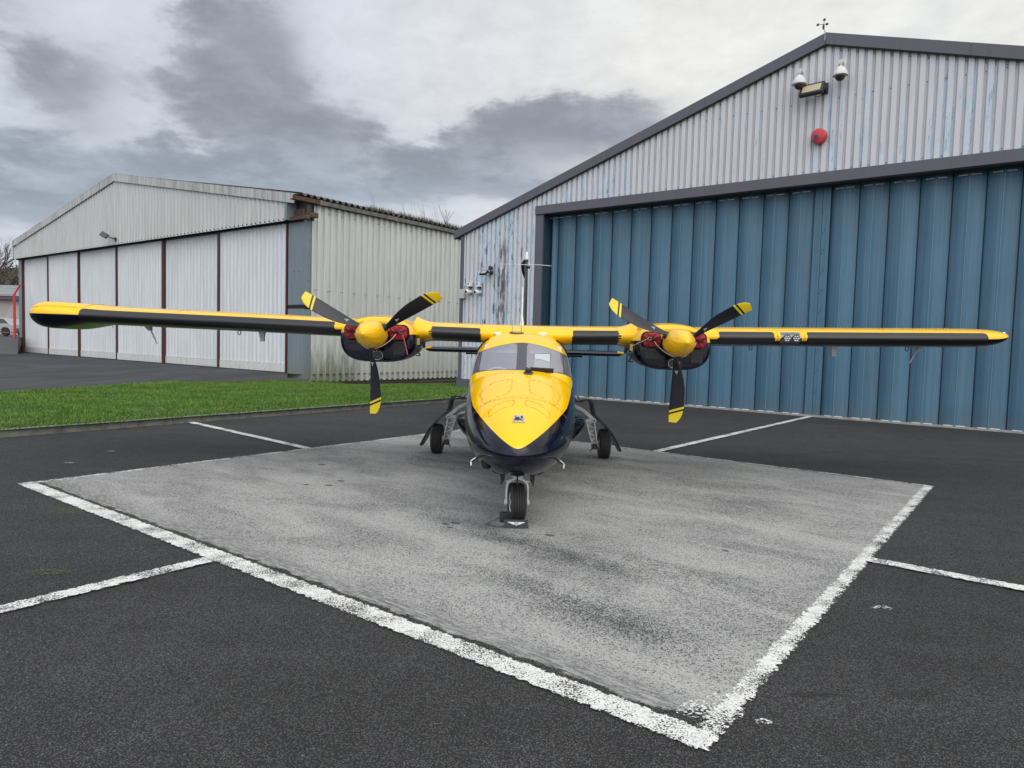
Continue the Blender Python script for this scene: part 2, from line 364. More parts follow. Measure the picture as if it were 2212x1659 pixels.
def f_glass(tint, refl, haze=.16):
    def f(g, b):
        nt = g.nt; g.n.remove(b); out = [n for n in g.n if n.type == 'OUTPUT_MATERIAL'][0]
        tr = g.n.new('ShaderNodeBsdfTransparent'); tr.inputs[0].default_value = (*tint, 1)
        gl = g.n.new('ShaderNodeBsdfGlossy'); gl.inputs['Roughness'].default_value = .03; gl.inputs['Color'].default_value = (.95, .95, 1, 1)
        df = g.n.new('ShaderNodeBsdfDiffuse'); df.inputs[0].default_value = (.5, .5, .56, 1)
        fr = g.n.new('ShaderNodeFresnel'); fr.inputs['IOR'].default_value = 1.5
        a = g.n.new('ShaderNodeMixShader'); g.put(a.inputs[0], g.m('ADD', g.m('MULTIPLY', fr.outputs[0], 1.7), refl, clamp=True)); g.l.new(tr.outputs[0], a.inputs[1]); g.l.new(gl.outputs[0], a.inputs[2])
        c = g.n.new('ShaderNodeMixShader'); c.inputs[0].default_value = haze; g.l.new(a.outputs[0], c.inputs[1]); g.l.new(df.outputs[0], c.inputs[2])
        g.l.new(c.outputs[0], out.inputs[0])
    return f
GLASS = mat('windscreen_perspex', fn=f_glass((.75, .75, .82), .12, .20)); LENS = mat('clear_lens', fn=f_glass((.9, .92, .95), .04, .04)); DGLASS = mat('dark_window_glass', (.02, .025, .03), .05, coat=1)
def f_clad(base, dirt, streak=.5, patch=None):
    def f(g, b):
        p = g.obj(); s1 = g.noise(g.map(p, (3.5, 3.5, .22)), 2.2, 5, .65); s2 = g.noise(g.map(p, (1, 1, .5)), .5, 4, .6); fine = g.noise(p, 45, 3, .7)
        col = g.mix(g.m('MULTIPLY', g.ramp(g.m('ADD', g.m('MULTIPLY', s1, .7), g.m('MULTIPLY', s2, .3)), .38, .66), streak), base, dirt)
        col = g.vm('SCALE', col, None, g.ramp(fine, .2, .8, .95, 1.05))
        if patch: col = patch(g, p, col)
        g.put(b.inputs['Base Color'], col); b.inputs['Roughness'].default_value = .5
    return f
def algae(g, p, col):
    z = g.sep(p)[2]; s = g.noise(g.map(p, (2.8, 2.8, .5)), 1.6, 5, .7)
    y = g.sep(p)[1]
    m_ = g.m('MULTIPLY', g.ramp(g.m('ADD', z, g.m('MULTIPLY', g.m('SUBTRACT', s, .5), -4.)), 1.4, -.1, 0, 1), g.ramp(y, 3.6, 2.6, .25, 1))
    return g.mix(g.m('MULTIPLY', m_, .8), col, (.16, .165, .11))
CLADL = mat('weathered_white_cladding', fn=f_clad((.58, .585, .57), (.42, .425, .41), .6), spec=.3)
CLADG = mat('weathered_gable_cladding', fn=f_clad((.50, .51, .49), (.37, .38, .355), .7), spec=.3)
CLADS = mat('algae_stained_side_cladding', fn=f_clad((.545, .555, .545), (.41, .42, .405), .7, algae), spec=.3)
CLADD = mat('white_door_cladding', fn=f_clad((.62, .64, .65), (.49, .505, .515), .75), spec=.3)
def kick(g, p, col):
    return g.mix(g.m('MULTIPLY', g.ramp(g.noise(p, 2.5, 4, .7), .48, .7), .6), col, (.48, .46, .36))
KICK = mat('door_kick_plate', fn=f_clad((.60, .60, .58), (.50, .49, .45), .7, kick)); BARGE = mat('barge_board', fn=f_clad((.47, .47, .44), (.22, .22, .20), .9))
RUST = mat('rust_red_frame', fn=f_clad((.085, .022, .018), (.05, .02, .016), .8)); PIER = mat('blue_grey_pier', fn=f_clad((.17, .215, .24), (.12, .15, .17), .7, lambda g, p, c: g.mix(g.m('MULTIPLY', g.ramp(g.m('ADD', g.sep(p)[2], g.m('MULTIPLY', g.noise(p, 3, 4, .7), 1.2)), 1.7, .3, 0, 1), .6), c, (.15, .16, .11))))
def peel(g, p, col):
    X, Y, Zz = g.sep(p)[:3]
    pan = g.m('FLOOR', g.m('DIVIDE', X, .187)); rnd = g.n.new('ShaderNodeTexWhiteNoise'); rnd.noise_dimensions = '1D'; g.put(rnd.inputs['W'], pan)
    rnd2 = g.n.new('ShaderNodeTexWhiteNoise'); rnd2.noise_dimensions = '1D'; g.put(rnd2.inputs['W'], g.m('FLOOR', g.m('DIVIDE', g.m('ADD', X, .10), 1.31)))
    left = g.ramp(X, -8.2, -9.2); low = g.ramp(Zz, 9.2, 6.4)
    n = g.noise(g.map(p, (5.0, 1, .55)), 1.7, 6, .68, .3); nn = g.noise(g.map(p, (3, 1, .8)), 3.0, 6, .7)
    amt = g.m('ADD', g.m('MULTIPLY', rnd.outputs[0], .16), g.m('MULTIPLY', rnd2.outputs[0], .10))
    jag = g.m('MULTIPLY', g.m('SUBTRACT', g.noise(g.map(p, (2, 1, 1)), 14, 4, .7), .5), .22)
    m1 = g.m('ADD', g.m('ADD', g.m('ADD', n, jag), amt), g.m('ADD', g.m('MULTIPLY', left, .065), g.m('MULTIPLY', low, .05)))
    pe = g.ramp(m1, .745, .757)
    col = g.mix(pe, col, g.mix(g.ramp(nn, .4, .6), (.44, .545, .625), (.54, .60, .66)))
    dn = g.noise(g.map(p, (7, 1, .9), loc=(3, 0, 5)), 2.2, 5, .7)
    dk = g.m('MULTIPLY', g.ramp(dn, .55, .62), g.m('MULTIPLY', g.m('MAXIMUM', pe, g.ramp(m1, .70, .745, 0, .5)), g.ramp(left, 0, 1, .45, .9)))
    col = g.mix(dk, col, (.10, .125, .17))
    rust = g.m('MULTIPLY', g.ramp(g.m('ABSOLUTE', g.m('ADD', X, 9.55)), .25, .12), g.m('MULTIPLY', g.ramp(g.noise(g.map(p, (9, 1, 1.1)), 1.6, 5, .7), .44, .52), g.ramp(Zz, 5.2, 4.6)))
    return g.mix(g.m('MULTIPLY', rust, .85), col, (.095, .07, .075))
CLADR = mat('peeling_lilac_cladding', fn=f_clad((.575, .575, .60), (.49, .49, .515), .6, peel), spec=.3)
FLASH = mat('slate_flashing', fn=f_clad((.090, .087, .108), (.074, .072, .088), .6))
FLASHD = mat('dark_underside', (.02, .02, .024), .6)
def bscuff(g, p, col):
    n = g.noise(p, 6, 4, .75); col = g.mix(g.m('MULTIPLY', g.ramp(n, .70, .74), .7), col, (.03, .05, .065))
    zz = g.sep(p)[2]; gr = g.noise(g.map(p, (3, 3, 1)), 3, 5, .7)
    col = g.mix(g.m('MULTIPLY', g.ramp(g.m('ADD', zz, g.m('MULTIPLY', g.m('SUBTRACT', gr, .5), -1.2)), .55, .0), .45), col, (.085, .105, .115))
    wn = g.n.new('ShaderNodeTexWhiteNoise'); wn.noise_dimensions = '1D'; g.put(wn.inputs['W'], g.m('FLOOR', g.m('DIVIDE', g.m('SUBTRACT', g.sep(p)[0], .13), .321)))
    k = g.m('MULTIPLY', g.ramp(g.noise(g.map(p, (9, 9, .05)), 3, 4, .6), .3, .7, .86, 1.14), g.ramp(wn.outputs[0], 0, 1, .93, 1.07))
    return g.vm('SCALE', col, None, g.m('MULTIPLY', k, g.ramp(g.noise(p, .7, 4, .6), .3, .7, .94, 1.06)))
BLUE = mat('blue_door_steel', fn=f_clad((.050, .135, .205), (.085, .150, .205), .6, bscuff), spec=.5)
BLUED = mat('teal_steel', (.05, .13, .15), .5)
print("materials ok")

# ================================================================== GROUND
from mathutils.geometry import tessellate_polygon
KD = Vector((.582, .8132, 0)).normalized(); KP = Vector((-2.892, 17.088, 0)); KN = Vector((-KD.y, KD.x, 0))
PR = Vector((7.424, 17.796, 0)); LO = Vector((-10.404, 31.95, 0))
K0 = KP - KD * 22; K1 = PR + EV * -7.93 - UV2 * .3
# put K1 on the kerb line
K1 = KP + KD * ((K1 - KP).dot(KD))
HC = PR + EV * -11.35 - UV2 * .42; HJ = PR + EV * -7.9 - UV2 * .42; HB = HC + UV2 * 45
WC = LO + EV * 1.3 + UV2 * .35; WB = LO + EV * 1.3 + UV2 * 46; PF = LO + EV * 1.3; G2 = Vector((-10.5, 29.3, 0)); G1 = Vector((-13.256, 17.99, 0)); G15 = Vector((-11.75, 24.2, 0)); G0 = Vector((-16.6, 3.2, 0)); G3 = LO + EV * .35 - UV2 * .35
KDB = (HJ - K1)
lawn_poly = [K0, K1, HJ, HC, HB, WB, WC, PF, G3, G2, G15, G1, G0]
def outer(S=1300): return [Vector((-S, -S, 0)), Vector((S, -S, 0)), Vector((S, S, 0)), Vector((-S, S, 0))]
def flat_poly(name, loops, z, m, kind='structure', parent=None):
    tri = tessellate_polygon(loops); pts = [Vector((p.x, p.y, z)) for l in loops for p in l]
    mb = MB(); mb.add(pts, [list(t) for t in tri])
    me = mb.mesh(name, [m], fixn=False)
    bm = bmesh.new(); bm.from_mesh(me)
    for f in bm.faces:
        if f.normal.z < 0: f.normal_flip()
    bm.to_mesh(me); bm.free()
    o = bpy.data.objects.new(name, me); sc.collection.objects.link(o); tag(o, kind=kind); return o
flat_poly('ground', [outer(), lawn_poly[::-1]], 0, ASPH)
# older paler asphalt in front of the far hangar
flat_poly('old_asphalt', [[G0, G1, G15, G2, G3, LO + EV * .1, LO - EV * 34, LO - EV * 34 + UV2 * 8, Vector((-75, 60, 0)), Vector((-75, 3.2, 0))]], .004, ASPH2)
def fall(k):
    T_ = [(2.5, 0), (5.1, .17), (8.6, .27), (11, .42), (13.2, .68), (20, .9), (60, 1.2)]
    return interp(T_, k)[0]
def lawn_z(p):
    r = Vector((p.x, p.y, 0)) - KP; k = r.dot(KD) + 2.35; t = r.dot(KN)
    s = min(1, max(0, (t - 4.) / 8)); s = s * s * (3 - 2 * s)
    e_ = min(1, max(0, t / 8)); 
    return .115 - .10 * e_ - fall(k) * s
def inside(p, poly):
    c = False; n = len(poly); x, y = p.x, p.y
    for i in range(n):
        a, b = poly[i], poly[(i + 1) % n]
        if (a.y > y) != (b.y > y) and x < (b.x - a.x) * (y - a.y) / (b.y - a.y) + a.x: c = not c
    return c
# lawn as a grid in (k,t) clipped to the outline
bm = bmesh.new()
tri = tessellate_polygon([lawn_poly]); vs = [bm.verts.new(p) for p in lawn_poly]
for t in tri:
    try: bm.faces.new([vs[i] for i in t])
    except Exception: pass
for nrm, lo, hi, st in ((KD, -40, 60, 1.2), (KN, -2, 40, .9)):
    q = lo
    while q < hi:
        geom = list(bm.verts) + list(bm.edges) + list(bm.faces)
        bmesh.ops.bisect_plane(bm, geom=geom, plane_co=KP + nrm * q, plane_no=nrm); q += st
for v in bm.verts: v.co.z = lawn_z(v.co)
for f in bm.faces:
    f.smooth = True
    if f.normal.z < 0: f.normal_flip()
me = bpy.data.meshes.new('lawn_soil'); bm.to_mesh(me); bm.free(); me.materials.append(TURF)
o = bpy.data.objects.new('lawn_ground', me); sc.collection.objects.link(o); tag(o, kind='structure')
# grass blades
mb = MB(); uvs = []
rnd = random.Random(3)
def blade(p, h, wd, a, lean):
    dx, dy = math.cos(a) * wd, math.sin(a) * wd; lx, ly = math.cos(lean) * h * .45, math.sin(lean) * h * .45
    k = len(mb.v); mb.v += [Vector((p.x - dx, p.y - dy, p.z)), Vector((p.x + dx, p.y + dy, p.z)), Vector((p.x + lx, p.y + ly, p.z + h))]
    mb.f.append([k, k + 1, k + 2]); mb.mi.append(0); uvs.append(rnd.random())
n = 0
while n < 105000:
    k = rnd.uniform(-9, 10) if rnd.random() < .9 else rnd.uniform(8, 16); t = rnd.uniform(.0, 16)
    p = KP + KD * k + KN * t
    if not inside(p, lawn_poly): continue
    r = p.length
    if rnd.random() > min(1, 15 / r) + .2: continue
    if p.x / p.y < -.83: continue
    z = lawn_z(p); n += 1
    tall = 1.0
    q = (p - WC); dw = abs(q.dot(EV))
    if dw < .5 and q.dot(UV2) > 0: tall = 2.6
    if dw < 1.4 and 4 < q.dot(UV2) < 9: tall = 3.0 * (1 - dw / 2)
    h = rnd.uniform(.022, .055) * tall * (1 + .3 * math.sin(p.x * 1.7) * math.sin(p.y * 1.3)); 
    blade(Vector((p.x, p.y, z)), max(.015, h), rnd.uniform(.004, .009) * (1 + r / 25), rnd.uniform(0, 6.28), rnd.uniform(0, 6.28))
me = mb.mesh('lawn_grass', [BLADE], fixn=False)
ul = me.uv_layers.new(name='UVMap')
flatuv = []
for u_ in uvs: flatuv += [u_, 0] * 3
ul.data.foreach_set('uv', flatuv)
o = bpy.data.objects.new('lawn_grass', me); sc.collection.objects.link(o); tag(o, 'short green mown grass between the kerb and the hangars', 'grass', kind='stuff')
# kerb
mb = MB(); q = -22; r2 = random.Random(5); Lk = (K1 - KP).dot(KD) + .25
KM = Matrix((( KD.x, KN.x, 0, KP.x), (KD.y, KN.y, 0, KP.y), (0, 0, 1, 0), (0, 0, 0, 1)))
while q < Lk:
    q2 = min(q + .914, Lk); j = r2.uniform(-.003, .003)
    x0, x1 = q + .004, q2 - .004
    pr = [(x0, 0, -.05), (x0, .012, .104 + j), (x0, .028, .118 + j), (x0, .13, .12 + j), (x0, .13, -.05)]
    mb.prism(pr, (x1 - x0, 0, 0), 0, KM); q = q2
mb.box(-22, Lk, .02, .11, -.05, .10, 1, KM)
mb.obj('kerb', [KERB, DARK]).__setitem__('kind', 'structure')

# painted box, drawn in its own frame (x along the hangar fronts, y away)
def strip(name, a0, b0, a1, b1, wd, z, m, ext=0):
    a = Vector((a0, b0, 0)); b = Vector((a1, b1, 0)); d_ = (b - a).normalized(); nn = Vector((-d_.y, d_.x, 0)) * wd / 2
    me = bpy.data.meshes.new(name); L_ = (b - a).length; N = max(2, int(L_ / .5)); vs = []; fs = []; uv = []
    for i in range(N + 1):
        p = a + (b - a) * i / N
        vs += [tuple(p - nn), tuple(p + nn)]
    for i in range(N): fs.append((2 * i, 2 * i + 2, 2 * i + 3, 2 * i + 1))
    me.from_pydata([(v[0], v[1], 0) for v in vs], [], fs); me.materials.append(m)
    ul = me.uv_layers.new(name='UVMap')
    for i, f in enumerate(fs):
        for j, (u_, v_) in enumerate(((i, 0), (i + 1, 0), (i + 1, 1), (i, 1))): ul.data[i * 4 + j].uv = (u_ * L_ / N, v_)
    o = bpy.data.objects.new(name, me); sc.collection.objects.link(o); o.location = BOX_A + Vector((0, 0, z)); o.rotation_euler = (0, 0, ROTH)
    return tag(o, kind='structure')
me = bpy.data.meshes.new('painted_pad'); me.from_pydata([(.03, .02, 0), (7.47, .02, 0), (7.47, 7.22, 0), (.0, 7.22, 0)], [], [(0, 1, 2, 3)]); me.materials.append(PAD)
o = bpy.data.objects.new('pavement_pad', me); sc.collection.objects.link(o); o.location = BOX_A + Vector((0, 0, .004)); o.rotation_euler = (0, 0, ROTH); tag(o, kind='structure')
strip('road_marking', -.02, 0, 7.48, 0, .175, .012, LINE)
strip('road_marking', 7.46, -.06, 7.47, 7.26, .13, .008, LINEB)
strip('road_marking', .02, .09, .0, 7.26, .11, .008, LINEW)
strip('road_marking', .0, 7.22, 7.48, 7.22, .10, .012, LINEW)
strip('road_marking', 3.76, -8, 3.81, -.07, .155, .016, LINE)
strip('road_marking', 7.50, 3.27, 20, 3.27, .155, .016, LINE)
strip('road_marking', 3.80, 7.24, 3.97, 16.0, .155, .016, LINE)
strip('road_marking', -4.0, 3.92, .0, 3.56, .155, .016, LINE)
# small paint and lichen marks on the asphalt
def splat(name, x, y, r, col, seed, sx=1., kind='structure'):
    rr = random.Random(seed); N = 14; pts = [(x + math.cos(i * 6.283 / N) * r * sx * rr.uniform(.5, 1.1), y + math.sin(i * 6.283 / N) * r * rr.uniform(.4, 1.1), .0045) for i in range(N)]
    me = bpy.data.meshes.new(name); me.from_pydata(pts, [], [list(range(N))]); me.materials.append(col)
    o = bpy.data.objects.new(name, me); sc.collection.objects.link(o); tag(o, kind=kind)
def f_mark(c):
    def f(g, b):
        n = g.noise(g.pos(), 60, 3, .7); g.put(b.inputs['Base Color'], c); b.inputs['Roughness'].default_value = .8; g.put(b.inputs['Alpha'], g.ramp(n, .48, .6))
    return f
MKW = mat('paint_fleck', fn=f_mark((.6, .6, .58))); MKY = mat('lichen_mark', fn=f_mark((.085, .09, .04)))
def gnd(x, y):           # photograph pixel (2212 wide) to a point on the ground, used once to place flat marks
    v = Vector((x - 1106, -(y - 829.5), -1505)); v = M3 @ v; t = -1.62 / v.z; return v.x * t, v.y * t
for i, (x, y, r, m, sx) in enumerate([(1528, 1532, .10, MKW, 1.6), (1545, 1508, .05, MKW, 1.2), (1905, 1313, .05, MKW, 1.6), (1590, 1540, .06, MKW, 1), (160, 1103, .16, MKY, 1.8), (95, 1238, .09, MKY, 2), (240, 975, .06, MKW, 1), (1650, 1560, .035, MKW, 1.6), (1560, 1330, .02, MKW, 2), (150, 1000, .04, MKW, 2)]):
    px, py = gnd(x, y); splat('paint_mark', px, py, r, m, i, sx)

# ================================================================== HANGARS
def corr(mb, x0, x1, period, prof, zb, zt, y0, off=0, mi=0, brk=()):
    xs = []; k = math.floor((x0 - off) / period) - 1
    while off + k * period < x1:
        for fr, dep in prof:
            x = off + (k + fr) * period
            if x0 < x < x1: xs.append((x, dep))
        k += 1
    def depth(x):
        fr = ((x - off) / period) % 1; P = prof + [(prof[0][0] + 1, prof[0][1])]
        if fr < P[0][0]: fr += 1
        for a, b in zip(P, P[1:]):
            if a[0] <= fr <= b[0]: return a[1] + (b[1] - a[1]) * (fr - a[0]) / max(1e-6, b[0] - a[0])
        return prof[0][1]
    for x in (x0, x1, *brk): xs.append((x, depth(x)))
    xs.sort(); vs = []; fs = []
    for x, dp in xs: vs += [(x, y0 + dp, zb(x)), (x, y0 + dp, zt(x))]
    for i in range(len(xs) - 1): fs.append((2 * i, 2 * i + 2, 2 * i + 3, 2 * i + 1))
    mb.add(vs, fs, mi); return mb
TRAP = [(0, 0), (.62, 0), (.72, .028), (.80, .028), (.81, .020), (.83, .020), (.84, .028), (.92, .028), (.999, 0)]
TRAP = [(0, 0), (.58, 0), (.62, .048), (.755, .050), (.765, .030), (.825, .030), (.835, .050), (.955, .048), (.99, 0)]
SINE = [(i / 8, .036 - .036 * math.cos(i / 8 * 2 * math.pi)) for i in range(8)]
c_ = lambda v: (lambda x: v)
# ---- near (blue-doored) hangar
H = empty('hangar', PR, ROTH, label='large grey clad hangar with closed blue folding doors behind the aircraft', cat='hangar')
AX = .265; SL = .3229; SLR = .312; YF = -.42; ZA = 9.308
def roofz(x): return ZA - (SL * (AX - x) if x < AX else SLR * (x - AX))
XL, XR = -11.35, 11.9; JL, JR = -7.91, 8.44
mb = MB()
corr(mb, XL + .12, JL - .29, .1833, TRAP, c_(.36), lambda x: roofz(x) - .24, YF, off=.09)
corr(mb, JL - .29, JR + .29, .1833, TRAP, c_(5.98), lambda x: roofz(x) - .24, YF, off=.09, brk=(AX,))
corr(mb, JR + .29, XR - .12, .1833, TRAP, c_(.36), lambda x: roofz(x) - .24, YF, off=.09)
# screws in the clad valleys
for i in range(-60, 64, 1):
    x = .09 + (i + .79) * .1833
    if i % 2: continue
    for z in ((roofz(x) - .36), 7.75 - abs(i) * .0, 6.06):
        if z > roofz(x) - .3 or (x < JL or x > JR) and z == 6.06: continue
        mb.lathe([(.013, 0), (.013, -.01), (.004, -.016)], 6, 'y', (x, YF + .032, z), 1)
mb.obj('cladding', [CLADR, DGREY], H, fixn=False)
mb = MB()
for s_, xe, sl in ((-1, XL - .27, SL), (1, XR + .27, SLR)):
    n = 4; xs = lin(AX, xe, n + 1)
    for i in range(n):
        a, b = xs[i], xs[i + 1]; a2, b2 = a + s_ * .003, b - s_ * .003
        mb.prism([(a2, YF - .10, roofz(a2)), (b2, YF - .10, roofz(b2)), (b2, YF - .10, roofz(b2) - .27), (a2, YF - .10, roofz(a2) - .27)], (0, .30, 0))
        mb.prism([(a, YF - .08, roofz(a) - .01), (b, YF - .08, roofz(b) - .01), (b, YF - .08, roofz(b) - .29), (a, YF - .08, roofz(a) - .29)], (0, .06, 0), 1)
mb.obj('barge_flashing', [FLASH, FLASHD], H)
mb = MB()
for s_, xe in ((-1, XL - .25), (1, XR + .25)):
    mb.prism([(AX, YF + .2, ZA - .02), (xe, YF + .2, roofz(xe) - .02), (xe, YF + .2, roofz(xe) - .14), (AX, YF + .2, ZA - .14)], (0, 36, 0))
mb.obj('roof', [mat('roof_sheet', (.16, .17, .18), .6)], H)
mb = MB(); mb.box(XL - .28, XL - .12, YF - .02, 35.9, roofz(XL) - .36, roofz(XL) - .16); mb.box(XR + .12, XR + .28, YF - .02, 35.9, roofz(XR) - .36, roofz(XR) - .16)
mb.obj('gutter', [BLUED], H)
mb = MB(); corr(mb, 0, 36, .1833, TRAP, c_(.0), c_(5.4), 0)
for v in mb.v: v.x, v.y = XL + v.y, v.x + YF
k = len(mb.v); corr(mb, 0, 36, .1833, TRAP, c_(.0), c_(5.3), 0)
for v in mb.v[k:]: v.x, v.y = XR - v.y, v.x + YF
mb.prism([(XL, 35.5, 0), (XR, 35.5, 0), (XR, 35.5, 5.3), (AX, 35.5, 9), (XL, 35.5, 5.3)], (0, .1, 0))
mb.obj('side_wall', [CLADR], H, fixn=False)
for (a, b) in ((XL - .01, XL + .13), (XR - .13, XR + .01)):
    mb = MB(); mb.box(a, b, YF - .03, YF + .15, .38, roofz(a if a < 0 else b) - .27); mb.obj('corner_flashing', [FLASH], H)
for (a, b, c) in ((XL - .06, JL - .29, -.3), (JR + .29, XR + .06, 0)):
    mb = MB(); mb.box(a, b, YF - .045, YF + .1, c, .37); mb.obj('base_flashing', [FLASH], H)
if 0: mb.box(XL - .01, XL + .13, YF - .03, YF + .15, .0, roofz(XL) - .27); mb.box(XR - .13, XR + .01, YF - .03, YF + .15, .0, roofz(XR) - .27)
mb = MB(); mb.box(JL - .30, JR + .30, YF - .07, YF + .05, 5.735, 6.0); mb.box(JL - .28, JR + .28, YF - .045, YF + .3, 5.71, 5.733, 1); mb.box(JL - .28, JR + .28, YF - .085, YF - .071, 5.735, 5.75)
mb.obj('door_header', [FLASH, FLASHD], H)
mb = MB()
for a, b in ((JL - .29, JL), (JR, JR + .29)):
    mb = MB(); mb.box(a, b, YF - .04, YF + .02, 0, 5.73)
    c = JL - .05 if a < 0 else JR; mb.box(c, c + .05, YF + .022, .4, 0, 5.7, 1)
    mb.obj('door_jamb', [FLASH, bpy.data.materials.get('dark_teal_reveal') or mat('dark_teal_reveal', (.02, .05, .07), .5)], H)
# folding door leaves: each bay bulges out between two seams, with a ridge at its middle
def door_prof(fr):   # fr 0..1 seam to seam
    b = 1 - abs(fr - .5) * 2
    return .06 - .125 * (1 - (1 - b) ** 2)
mbs = MB(); centre = .265
bays = []
x = .08
while x > JL: bays.append((x - .644, x)); x -= .644
x = .455
while x < JR: bays.append((x, x + .64)); x += .64
for i, (a, b) in enumerate(bays):
    a = max(a, JL + .002); b = min(b, JR - .002)
    if b - a < .1: continue
    mb = MB(); N = 14; wdt = b - a
    vs = []
    for k in range(N + 1):
        fr = k / N; x = a + .006 + fr * (wdt - .012); y = door_prof(fr); vs += [(x, y, .035), (x, y, 5.86)]
    fs = [(2 * k, 2 * k + 2, 2 * k + 3, 2 * k + 1) for k in range(N)]
    mb.add(vs, fs, 0)
    m_ = (a + b) / 2
    mb.box(m_ - .008, m_ + .008, -.074, -.06, .035, 5.84, 2)                  # pressed ridge, its highlight painted in as a lighter blue
    mb.box(a - .006, a + .008, .045, .08, .03, 5.86, 1)
    for s_ in (-1, 1):
        x0 = m_ + s_ * .035; x1 = m_ + s_ * .21
        Mz = T(m_, -.070, 0) @ RZ(s_ * .16)
        mb.box(s_ * .03 if s_ > 0 else -.21, .21 if s_ > 0 else -.03, -.008, .004, .035, .052, 3, Mz)
        mb.box(s_ * .03 if s_ > 0 else -.21, .21 if s_ > 0 else -.03, -.05, .01, 5.64, 5.655, 3, Mz)
    mb.obj('door_leaf', [BLUE, DARK, mat('ridge_highlight_blue', (.10, .22, .28), .45) if i == 0 else bpy.data.materials['ridge_highlight_blue'], bpy.data.materials.get('bracket_white') or mat('bracket_white', (.6, .62, .62), .5)], H, smooth=50, fixn=False)
mb = MB(); mb.box(.082, .262, -.02, .02, .02, 5.86, 0); mb.box(.272, .453, -.02, .02, .02, 5.86, 0); mb.box(.262, .272, 0, .02, .02, 5.86, 1)
for z in (.5, 1.0, 1.5, 2.0, 2.5, 3.0, 3.5, 4.0, 4.5, 5.0):
    for x in (.30, .34): mb.lathe([(.012, -.02), (.012, -.03), (.004, -.034)], 6, 'y', (x, 0, z + (x * 7 % .2)), 1)
for x in (.1, .22): 
    for z in [.3 + .35 * k for k in range(16)]: mb.lathe([(.006, -.02), (.006, -.025), (.002, -.027)], 5, 'y', (x, 0, z), 1)
for x in (.19, .41):
    mb.tube([(x, -.02, 2.15), (x, -.06, 2.15), (x, -.06, 1.95), (x, -.02, 1.95)], .009, 6, 1)
mb.obj('door_post', [BLUE, BLACK], H)
mb = MB(); mb.box(JL, JR, -.22, .5, .0, .034); mb.box(JL + .0, JR, .16, .175, .02, 5.9, 1)
mb.obj('threshold', [CONC, DARK], H)

# ---- far (white-doored) hangar
F = empty('hangar', LO, ROTH, label='older white corrugated hangar with six sliding doors and a mossy roof edge', cat='hangar')
AX2 = -16.39; ZA2 = 10.97; YG = -.38; S2 = .1715
def roof2(x): return ZA2 - S2 * abs(x - AX2)
mb = MB()
corr(mb, -32.85, .36, .36, SINE, c_(6.84), lambda x: roof2(x) - .42, YG, mi=0, brk=(AX2,))
mb.obj('gable_cladding', [CLADG], F, fixn=False, smooth=60)
mb = MB(); mb.prism([(.36, YG, 6.86), (.54, YG, 6.86), (.54, YG, roof2(.5) - .4), (.36, YG, roof2(.4) - .4)], (0, .02, 0)); mb.box(.52, .54, YG, .3, 6.86, roof2(.5) - .2); mb.obj('gable_end_flashing', [PIER], F); mb = MB()
mb.box(-32.9, -32.86, YG, .3, 6.84, roof2(-32.9) - .3)
mb.obj('gable_end_flashing', [PIER], F)
mb = MB()
for a, b in ((AX2, 1.1), (AX2, -32.95)):
    n = 6; xs = lin(a, b, n + 1)
    for i in range(n):
        p, q = xs[i], xs[i + 1]; s_ = .006 if b > a else -.006
        mb.prism([(p + s_, YG - .06, roof2(p)), (q - s_, YG - .06, roof2(q)), (q - s_, YG - .06, roof2(q) - .44), (p + s_, YG - .06, roof2(p) - .44)], (0, .05, 0))
    mb.prism([(a, YG - .06, roof2(a) + .0), (b, YG - .06, roof2(b)), (b, YG - .06, roof2(b) - .03), (a, YG - .06, roof2(a) - .03)], (0, .55, 0))
mb.obj('barge_board', [BARGE], F)
mb = MB(); mb.box(-33.2, 1.25, -.10, .25, 6.80, 6.92); mb.box(-32.9, .5, YG + .06, .1, 6.88, 6.95)
mb.obj('door_track', [DARK], F)
edges = [-32.31, -27.55, -22.54, -17.08, -11.38, -5.67, .03]
for i in range(6):
    a, b = edges[i], edges[i + 1]; yo = .0 if i % 2 else .09
    mb = MB(); corr(mb, a + .06, b - .06, .33, [(f, d_ * .8) for f, d_ in SINE], c_(.42), c_(6.9), yo); 
    o1 = mb.obj('sliding_door', [CLADD], F, fixn=False, smooth=60)
    mb = MB(); mb.box(a + .07, b - .07, yo - .015, yo + .02, .04, .44)
    x = a + .25
    while x < b - .1:
        for z in (.11, .40): mb.lathe([(.016, -.016), (.016, -.024), (.004, -.028)], 6, 'y', (x, yo, z), 1)
        x += .42
    mb.obj('kick_plate', [KICK, DGREY], o1)
    mb = MB(); mb.box(a + .06, b - .06, yo - .03, yo + .04, .0, .035); mb.obj('bottom_rail', [DARK], o1)
for i, x in enumerate(edges):
    mb = MB(); w_ = .10 if i in (4, 5) else .045
    mb.box(x - w_, x + w_, -.045, .12, .0, 6.83)
    if i in (4, 5): mb.box(x - .008, x + .008, -.052, -.045, 0, 6.83, 1)
    mb.obj('door_frame', [RUST, DARK], F)
mb = MB(); mb.tube([(-17.35, -.04, 1.95), (-17.35, -.12, 1.95), (-17.35, -.12, 2.6), (-17.35, -.04, 2.6)], .02, 6); mb.obj('door_handle', [STEEL], F)
mb = MB(); mb.box(.13, 1.3, .0, .4, -.2, 6.86); mb.box(.13, 1.3, -.012, -.002, 2.95, 3.12, 1); mb.box(1.302, 1.312, -.01, .33, 2.93, 3.1, 1); mb.box(.55, 1.3, .1, .5, 6.86, 8.0, 2)
for x in (.55, .95): mb.lathe([(.02, -.002), (.02, -.02), (.004, -.022)], 6, 'y', (x, 0, 4.6), 1)
mb.obj('door_pier', [PIER, DARK, DGREY], F)
mb = MB(); mb.box(-33.05, -32.4, .0, .4, -.2, 6.86); mb.obj('door_pier', [PIER], F)
